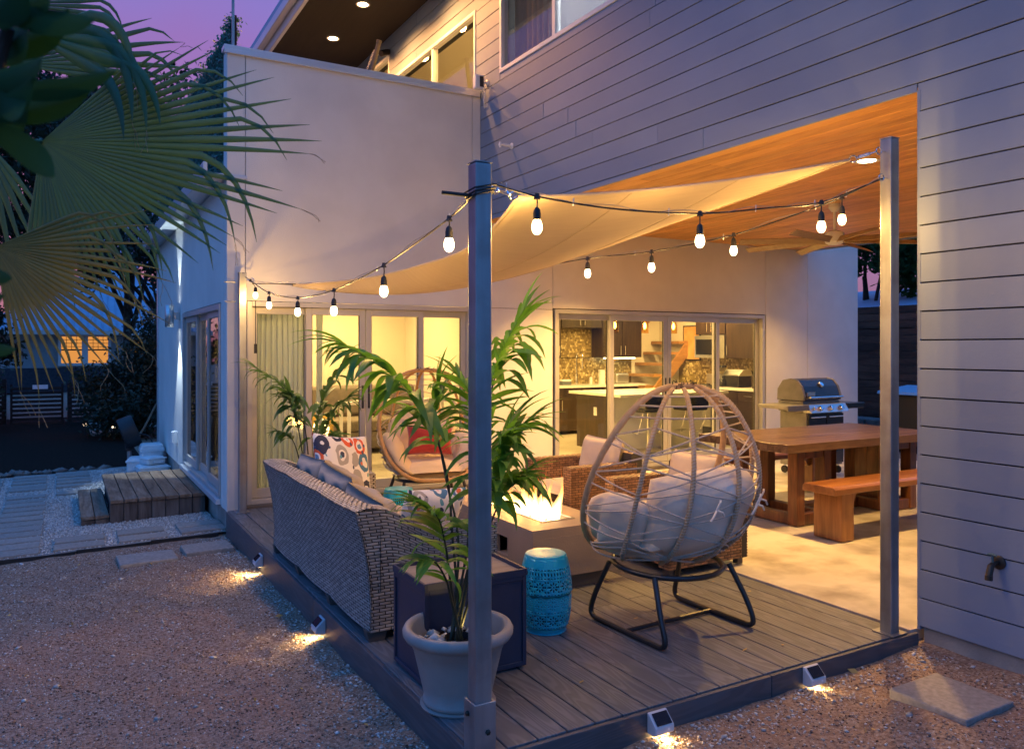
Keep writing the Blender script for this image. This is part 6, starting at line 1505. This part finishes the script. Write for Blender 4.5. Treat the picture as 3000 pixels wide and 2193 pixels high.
t = thing('toaster', 'brushed steel toaster on the kitchen counter', 'toaster', (9.45, VW-.32, .912)); MB().box(-.15,.15,-.09,.09,.01,.2).build('body', M['steel'], t, local=True, bevel=.03, seg=3); MB().box(-.11,.11,-.05,-.02,.195,.203).build('slot', M['black_gloss'], t, local=True)
t = thing('soap_bottle', 'white soap pump bottle beside the kitchen tap', 'bottle', (8.8, VW-.25, .912)); MB().lathe([(.03,.001),(.03,.12),(.012,.14)], n=14).build('bottle', M['white_paint'], t, local=True, smooth=True); MB().tube([(0,0,.14),(0,0,.18),(0,-.03,.18)], .005, 6).build('pump', M['cable'], t, local=True)
t = thing('storage_box', 'small clear box on the counter left of the tap', 'box', (8.18, VW-.3, .912)); MB().box(-.1,.1,-.06,.06,.001,.07).build('body', mat('smoky_box', (.10,.12,.14), rough=.3), t, local=True, bevel=.006); MB().box(-.1,.1,-.06,.06,.071,.10).build('lid', M['white_plastic'], t, local=True, bevel=.006)
t = thing('wall_switch', 'white switch plate on the golden backsplash', 'switch', (7.72, VW-.012, 1.17)); MB().box(-.06,.06,-.004,0,-.06,.06).build('plate', M['bronze'], t, local=True); MB().box(-.035,.035,-.009,-.0045,-.04,.04).build('rocker', M['white_plastic'], t, local=True)
# island with stools
isl = thing('kitchen_island', 'kitchen island with white top and dark end panel', 'kitchen island', (8.1, 9.95, .024))
MB().box(7.28, 9.2, 9.75, 10.5, .025, .86).build('base', M['white_paint'], isl); MB().box(7.24, 7.279, 9.7, 10.55, .025, .86).build('end_panel', M['cabinet'], isl)
MB().box(7.13, 9.3, 9.26, 10.62, .872, .912).build('top', M['counter'], isl, bevel=.003); MB().box(7.235, 7.2395, 10.0, 10.08, .55, .68).build('outlet', M['white_plastic'], isl)
def bstool(x, y, label):
    t = thing('bar_stool', label, 'bar stool', (x, y, .024), group='black and chrome bar stools at the island')
    MB().lathe([(.20,.001),(.20,.008),(.05,.03),(.025,.05),(.025,.60)], n=28).build('pedestal', M['chrome'], t, local=True, smooth=True)
    MB().box(-.2,.2,-.18,.18,.62,.68).build('seat', M['black_gloss'], t, local=True, bevel=.025, seg=3)
    MB().box(-.2,.2,-.20,-.16,.66,.86).build('backrest', M['black_gloss'], t, local=True, bevel=.015, seg=3)
    MB().tube([(-.14,.03,.3),(-.14,.2,.3),(.14,.2,.3),(.14,.03,.3)], .009, 6).tube([(-.2,-.12,.62),(-.22,-.1,.5),(-.2,.0,.3),(-.14,.03,.3)], .008, 6).tube([(.2,-.12,.62),(.22,-.1,.5),(.2,.0,.3),(.14,.03,.3)], .008, 6).build('footrest', M['chrome'], t, local=True, smooth=True); return t
bstool(7.62, 9.22, 'black bar stool at the left end of the kitchen island'); bstool(8.45, 9.22, 'black bar stool at the middle of the kitchen island')
for i, x in enumerate((7.55, 8.15, 8.75)):
    t = thing('pendant_lamp', ['amber pendant lamp hanging left over the kitchen island', 'amber pendant lamp hanging over the middle of the kitchen island', 'amber pendant lamp hanging right over the kitchen island'][i], 'pendant lamp', (x, 9.95, 2.7), group='amber pendant lamps')
    MB().tube([(0,0,0), (0,0,-.62)], .004, 6).lathe([(.05,-.02),(.05,-.001)], n=14).build('cord', M['cable'], t, local=True)
    MB().lathe([(.02,-.62),(.03,-.66),(.06,-.72),(.06,-.86)], n=18, cap=False).build('shade', M['amberglass'], t, local=True, smooth=True)
    MB().lathe([(.004,-.80),(.022,-.77),(.026,-.74),(.012,-.69)], n=12).build('bulb', M['pendantglow'], t, local=True, smooth=True)
# stairs along the back
stt = thing('staircase', 'open oak staircase rising to the right behind the kitchen', 'staircase', (9.9, 12.1, .024))
VW2 = 12.45
for k in range(6):
    x = 9.42+.21*k; z = .62+.185*k*1.15; MB().box(x, min(10.68, x+.26), 11.75, 12.58, z, z+.055).build('tread', M['stairwood'], stt, bevel=.004)
MB().prism([(9.3,.30),(9.55,.30),(10.69,1.48),(10.69,1.78)], 11.70, 11.745, 'y').build('stringer', M['stairwood'], stt)
MB().prism([(9.3,1.30),(9.42,1.30),(10.69,2.46),(10.69,2.60)], 12.45, 12.5, 'y').build('handrail', M['stairwood'], stt)
# range side
cabinet('base_cabinet', 'dark base cabinets below the knife block at the right of the kitchen', 'cabinet', 10.06, 10.68, 8.75, 10.35, .09, .87, 'x', 3, GB, .16)
t = thing('counter_top', 'white counter with the knife block at the right of the kitchen', 'counter', (10.35, 9.5, .87)); MB().box(10.03, 10.69, 8.72, 10.36, .872, .912).build('slab', M['counter'], t, bevel=.003)
rg_ = thing('kitchen_range', 'black gas range under the microwave', 'range', (10.35, 10.75, .024))
MB().box(10.05,10.69,10.37,11.13,.025,.90).build('body', M['black_gloss'], rg_, bevel=.005); MB().box(10.02,10.049,10.42,11.08,.2,.72).build('oven_door', M['steel'], rg_, bevel=.004); MB().box(10.6,10.69,10.37,11.13,.901,1.12).build('back_guard', M['steel'], rg_, bevel=.01)
for y in (10.55, 10.95):
    for x in (10.2, 10.42): MB().tube([(x-.1,y,.93),(x+.1,y,.93)], .008, 5).tube([(x,y-.1,.93),(x,y+.1,.93)], .008, 5).lathe([(.04,.902),(.03,.92)], (x,y,0), 12).build('burner', M['black_metal'], rg_)
mw = thing('microwave', 'steel microwave with dark window over the range', 'microwave', (10.5, 10.75, 1.5)); MB().box(10.30,10.69,10.37,11.13,1.42,1.83).build('body', M['steel'], mw, bevel=.006); MB().box(10.29,10.299,10.55,11.08,1.48,1.76).build('window', M['black_gloss'], mw); MB().tube([(10.26,10.5,1.48),(10.26,10.5,1.78)], .01, 8).build('handle', M['chrome'], mw)
cabinet('upper_cabinet', 'dark upper cabinet above the microwave', 'cabinet', 10.33, 10.69, 10.37, 11.13, 1.85, 2.5, 'x', 2, GU)
cabinet('upper_cabinet', 'dark upper cabinet beside the microwave with a white tag', 'cabinet', 10.33, 10.69, 9.7, 10.36, 1.42, 2.5, 'x', 1, GU)
kb = thing('knife_block', 'dark knife block on the right kitchen counter', 'knife block', (10.25, 9.55, .912)); MB().prism([(-.06,0.001),(.10,0.001),(.02,.24),(-.09,.20)], -.06, .06, 'y').build('block', M['cabinet'], kb, local=True, bevel=.005)
for i in range(4): MB().tube([(-.03,-.045+.03*i,.21),(-.075,-.045+.03*i,.30)], .010, 6).build('knife_handle', M['black_gloss'], kb, local=True)
to = thing('bread_oven', 'black and steel countertop oven beside the range', 'oven', (10.4, 10.12, .912)); MB().box(-.2,.2,-.2,.2,.012,.20).build('body', M['black_gloss'], to, local=True, bevel=.01); MB().prism([(-.2,.201),(.2,.201),(.2,.24),(.05,.31),(-.08,.31),(-.19,.23)], -.2, .2, 'y').build('lid', M['steel'], to, local=True, bevel=.01)
bl_ = thing('blender', 'glass jug blender on the right kitchen counter', 'blender', (10.2, 10.30, .93)); MB().lathe([(.07,.001),(.075,.06),(.05,.13)], n=16).build('base', M['black_gloss'], bl_, local=True, smooth=True); MB().lathe([(.045,.13),(.07,.33)], n=16, cap=False).build('jug', M['clearglass'], bl_, local=True, smooth=True); MB().lathe([(.072,.33),(.06,.36),(.03,.37)], n=16).build('lid', M['black_gloss'], bl_, local=True, smooth=True)
pic = thing('framed_poster', 'framed orange poster on the wall beside the stairs', 'picture', (10.69, 11.6, 1.7)); MB().box(-.03,0,-.24,.24,-.34,.34).build('frame', M['black_metal'], pic, local=True, bevel=.004); MB().box(-.034,-.031,-.215,.215,-.315,.315).build('print', mat('orange_print', (.52,.24,.06), (.62,.38,.14), scale=5, rough=.7), pic, local=True)

# ---------------------------------------------------------------- steps and small things by the side door
ws = thing('wooden_steps', 'weathered wooden step box with a lower step below the side glass door', 'steps', (.9, 10.3, -.35))
MB().box(.48, 1.40, 9.42, 11.30, -.34, -.06).box(.22, .46, 9.45, 11.2, -.34, -.21).build('carcass', M['joint'], ws)
n_ = 7
for i in range(n_):
    a = .445+(1.405-.445)*i/n_; MB().box(a+.005, a+(.96/n_)-.005, 9.36, 11.38, -.05, -.015).build('top_plank', M['oldwood'], ws, bevel=.004)
    MB().box(a+.003, a+(.96/n_)-.003, 9.385, 9.415, -.36, -.055).build('front_board', M['oldwood_v'], ws, bevel=.003)
for i in range(2):
    a = .175+.135*i; MB().box(a+.004, a+.131, 9.40, 11.25, -.205, -.17).build('top_plank', M['oldwood'], ws, bevel=.004); MB().box(a+.006, a+.131, 9.42, 9.445, -.36, -.21).build('front_board', M['oldwood_v'], ws, bevel=.003)
for i in range(9): MB().box(.185, .21, 9.46+.2*i, 9.65+.2*i, -.36, -.21).build('side_board', M['oldwood_v'], ws, bevel=.003)
hr = thing('hose_reel', 'dark hose reel on a short post beside the path', 'hose reel', (.93, 13.75, -.3))
MB().tube([(0,0,0), (0,0,.3)], .035, 12).build('post', M['galv'], hr, local=True, smooth=True)
m = MB().lathe([(.06,-.12),(.24,-.11),(.25,-.08),(.25,.08),(.24,.11),(.06,.12)], n=28); m.xf(Matrix.Translation((0,0,.58)) @ Matrix.Rotation(R(70), 4, 'Y')); m.build('housing', M['cable'], hr, local=True, smooth=True)
MB().box(-.06,.06,-.06,.06,.29,.42).build('bracket', M['cable'], hr, local=True, bevel=.01)
MB().tube(spline([(.1,.0,.55), (.28,-.1,.5), (.36,-.15,.2), (.3,-.1,.02), (.15,.05,.02)], 6), .011, 8).build('hose', M['cable'], hr, local=True, smooth=True)
MB().tube(spline([(1.1,14.2,.1), (1.25,14.3,.3), (1.41,14.5,.62)], 6), .014, 8)
tag(MB().tube(spline([(1.08,14.1,.15), (1.22,14.3,.35), (1.38,14.55,.62), (1.43,14.6,.66)], 6), .016, 8).build('garden_hose', M['hose'], smooth=True), 'brown garden hose running from the wall corner to the reel', 'hose')
def bag(x, y, z, w, d, h, rz, label):
    t = thing('white_container', label, 'container', (x, y, z), rz, group='stacked white containers'); MB().box(-w/2,w/2,-d/2,d/2,.001,h).build('body', M['bin_white'], t, local=True, bevel=.04, seg=4); MB().box(-w/2-.012,w/2+.012,-d/2-.012,d/2+.012,h*.72,h*.86).build('rim', M['bin_white'], t, local=True, bevel=.01)
    MB().tube([(-w*.2,-d/2-.02,h*.5), (-w*.2,-d/2-.05,h*.35), (w*.2,-d/2-.05,h*.35), (w*.2,-d/2-.02,h*.5)], .008, 6).build('handle', M['white_plastic'], t, local=True)
bag(1.20, 13.0, -.30, .42, .34, .15, .1, 'widest white container at the bottom front of the stack by the steps'); bag(1.05, 13.3, -.30, .34, .34, .24, -.2, 'white container behind at the left of the stack'); bag(1.20, 13.02, -.148, .28, .26, .12, .4, 'white container with a handle on top of the widest one'); bag(1.22, 13.45, -.30, .32, .32, .42, 0, 'tallest white container at the back of the stack by the wall')
# gate, fences and low deck beyond
ga = thing('garden_gate', 'low dark gate of horizontal slats with a small white sign', 'gate', (-.5, 22.3, -.35))
for k in range(9): MB().box(-.55,.52,-.012,.012,.10+.105*k,.165+.105*k).build('slat', M['fence'], ga, local=True)
for x in (-.56, .50): MB().box(x,x+.05,.013,.06,.05,1.08).build('upright', M['fence'], ga, local=True)
MB().box(-.10,.22,-.03,-.013,.96,1.06).build('sign', M['white_plastic'], ga, local=True)
def hfence(name, label, x0, x1, y, z0, n, pitch, sw, posts):
    t = thing(name, label, 'fence', ((x0+x1)/2, y, z0), group='low slatted fences by the gate')
    for k in range(n): MB().box(x0, x1, y-.012, y+.012, z0+.08+pitch*k, z0+.08+pitch*k+sw).build('slat', M['fence'], t)
    for x in posts: MB().box(x-.05, x+.05, y+.013, y+.10, z0, z0+pitch*n+.15).build('post', M['fence'], t)
hfence('slat_fence', 'dark slatted fence right of the gate behind the shrubs', .15, 4.5, 22.1, -.35, 9, .105, .065, (.18, 1.6, 3.0, 4.4))
hfence('slat_fence', 'dark slatted fence left of the gate', -5.5, -1.15, 22.6, -.35, 10, .105, .075, (-1.2, -2.6, -4, -5.4))
t = thing('board_fence', 'dark upright board fence at the far left edge', 'fence', (-2.2, 18, -.35))
for k in range(24): MB().box(-1.95-.06*k-.02*0, -1.93-.06*k+.0, 21.5-.35*k*.5, 21.66-.35*k*.5, -.35, .95).build('board', M['fence'], t)
ld = thing('low_deck', 'pale low plank deck beyond the mulch bed', 'deck', (1.6, 20.2, -.3))
for k in range(16): MB().box(.55, 3.6, 18.9+.17*k, 19.05+.17*k, -.26, -.20).build('plank', M['paver'], ld)
def pathlight(x, y, lab):
    t = thing('path_light', lab, 'path light', (x, y, -.28), group='small glowing path lights'); MB().tube([(0,0,0),(0,0,.22)], .02, 8).build('stake', M['black_metal'], t, local=True); MB().lathe([(.03,.22),(.05,.25),(.04,.27)], n=12).build('glow', emis('path_glow', (1,.75,.5), 3), t, local=True); MB().lathe([(.06,.272),(.02,.30)], n=12).build('cap', M['black_metal'], t, local=True)
pathlight(.95, 18.4, 'small glowing path light at the edge of the low deck'); pathlight(.45, 19.2, 'small glowing path light left of the low deck')
tag(stones('bed_stones', np.stack([-1.8+2.6*rng.random(45), 13.75+.14*rng.random(45), np.full(45, -.29)], 1), .04, .09, M['limestone'], 1, .7), 'row of rough stones edging the dark mulch bed', 'stones')
# neighbouring house
nh = thing('neighbour_house', 'neighbouring house with blue metal roof and orange lit windows', 'house', (2, 40, -.3))
MB().box(-2.6, 6.0, 39.2, 45, -.3, 2.35).build('wall', M['house_far'], nh)
MB().box(-2.6, 6.0, 39.12, 39.19, -.3, .75).build('brick_base', mat('dark_blue_brick', (.03,.035,.05), (.06,.065,.08), scale=9, rough=.9), nh)
rf = MB(); rf.add([(-3.2,38.7,2.30),(6.6,38.7,2.30),(6.6,46,2.3),(-3.2,46,2.3),(1.4,42.5,5.3),(3.0,42.5,5.3)], [(0,1,5,4),(1,2,5),(2,3,4,5),(3,0,4)]); rfo = rf.build('roof', M['roof_far'], nh, solid=.12)
sm_ = MB()
for k in range(34): 
    x = -2.9+.28*k; f_ = min(1, max(0, 1-abs(x-2.0)/5.2)); sm_.tube([(x,38.66,2.38), (x+(2.2-x)*.02*0, 38.66+3.84*f_*.9, 2.38+3.0*f_*.9)], .02, 4)
sm_.build('roof_seam', M['roof_far'], nh, kind='stuff')
MB().box(-3.2, 6.6, 38.62, 38.70, 2.18, 2.34).build('fascia', M['white_paint'], nh)
def nwin(x0, x1, z0, z1):
    f = MB().box(x0-.12, x0, 39.05, 39.18, z0-.12, z1+.12).box(x1, x1+.12, 39.05, 39.18, z0-.12, z1+.12).box(x0, x1, 39.05, 39.18, z0-.12, z0).box(x0, x1, 39.05, 39.18, z1, z1+.12).build('window', M['white_paint'], nh)
    MB().box(x0, x1, 39.16, 39.18, z0, z1).build('pane', M['housewin'], f)
    m = MB().box(x0, x1, 39.11, 39.15, (z0+z1)/2-.03, (z0+z1)/2+.03)
    for q in (.25, .5, .75): m.box(x0+(x1-x0)*q-.01, x0+(x1-x0)*q+.01, 39.12, 39.14, (z0+z1)/2, z1)
    for q in (.62, .75, .88): m.box(x0, x1, 39.12, 39.14, z0+(z1-z0)*q-.01, z0+(z1-z0)*q+.01)
    m.build('glazing_bar', M['fence'], f)
nwin(.0, .78, .95, 2.1); nwin(1.02, 1.80, .95, 2.1); nwin(2.85, 3.45, 1.3, 2.0)
# right side beyond the patio
rw = thing('plank_fence', 'dark horizontal plank fence beyond the patio', 'fence', (13.5, 9, .2))
for k in range(15): MB().box(13.5, 13.53, 5.0, 13.5, .30+.14*k, .30+.14*k+.13-(.012 if k in (4, 8, 11) else 0)).build('plank', M['fence_y'], rw)
for y in (6, 8.4, 10.8, 13): MB().box(13.531, 13.62, y-.05, y+.05, .25, 2.4).build('post', M['fence_y'], rw)
sw_ = thing('stone_wall', 'low rough limestone retaining wall under the plank fence', 'wall', (13.2, 9, -.2)); rg = random.Random(3)
for c in range(3):
    y = 5.0
    while y < 13.4:
        L_ = rg.uniform(.3, .65); MB().box(13.0+rg.uniform(0,.04), 13.48, y, y+L_-.015, -.25+.18*c, -.25+.18*c+.172).build('stone', M['limestone'], sw_, bevel=.02); y += L_
sh = thing('garden_shed', 'dark shed roof seen over the plank fence', 'shed', (15.5, 11, -.2)); MB().box(14.6,16.6,9.6,13,-.2,2.35).build('wall', M['fence_y'], sh); MB().prism([(14.2,2.30),(17,2.9),(17,2.98),(14.2,2.38)], 9.3, 13.4, 'y').build('roof', M['roof_far'], sh)
rb = thing('storage_bin', 'dark bin with pale blue lid between the post and the siding', 'bin', (12.45, 8.0, -.2)); MB().box(-.4,.35,-.5,.5,.2,1.02).build('body', mat('olive_bin', (.10,.075,.03), rough=.6), rb, local=True, bevel=.03); MB().prism([(-.45,1.03),(.4,1.03),(.4,1.16),(-.42,1.08)], -.54, .54, 'y').build('lid', mat('pale_blue_lid', (.30,.50,.62), rough=.5), rb, local=True, bevel=.01); MB().box(-.35,.3,-.45,.45,0.01,.2).build('base', M['cable'], rb, local=True)
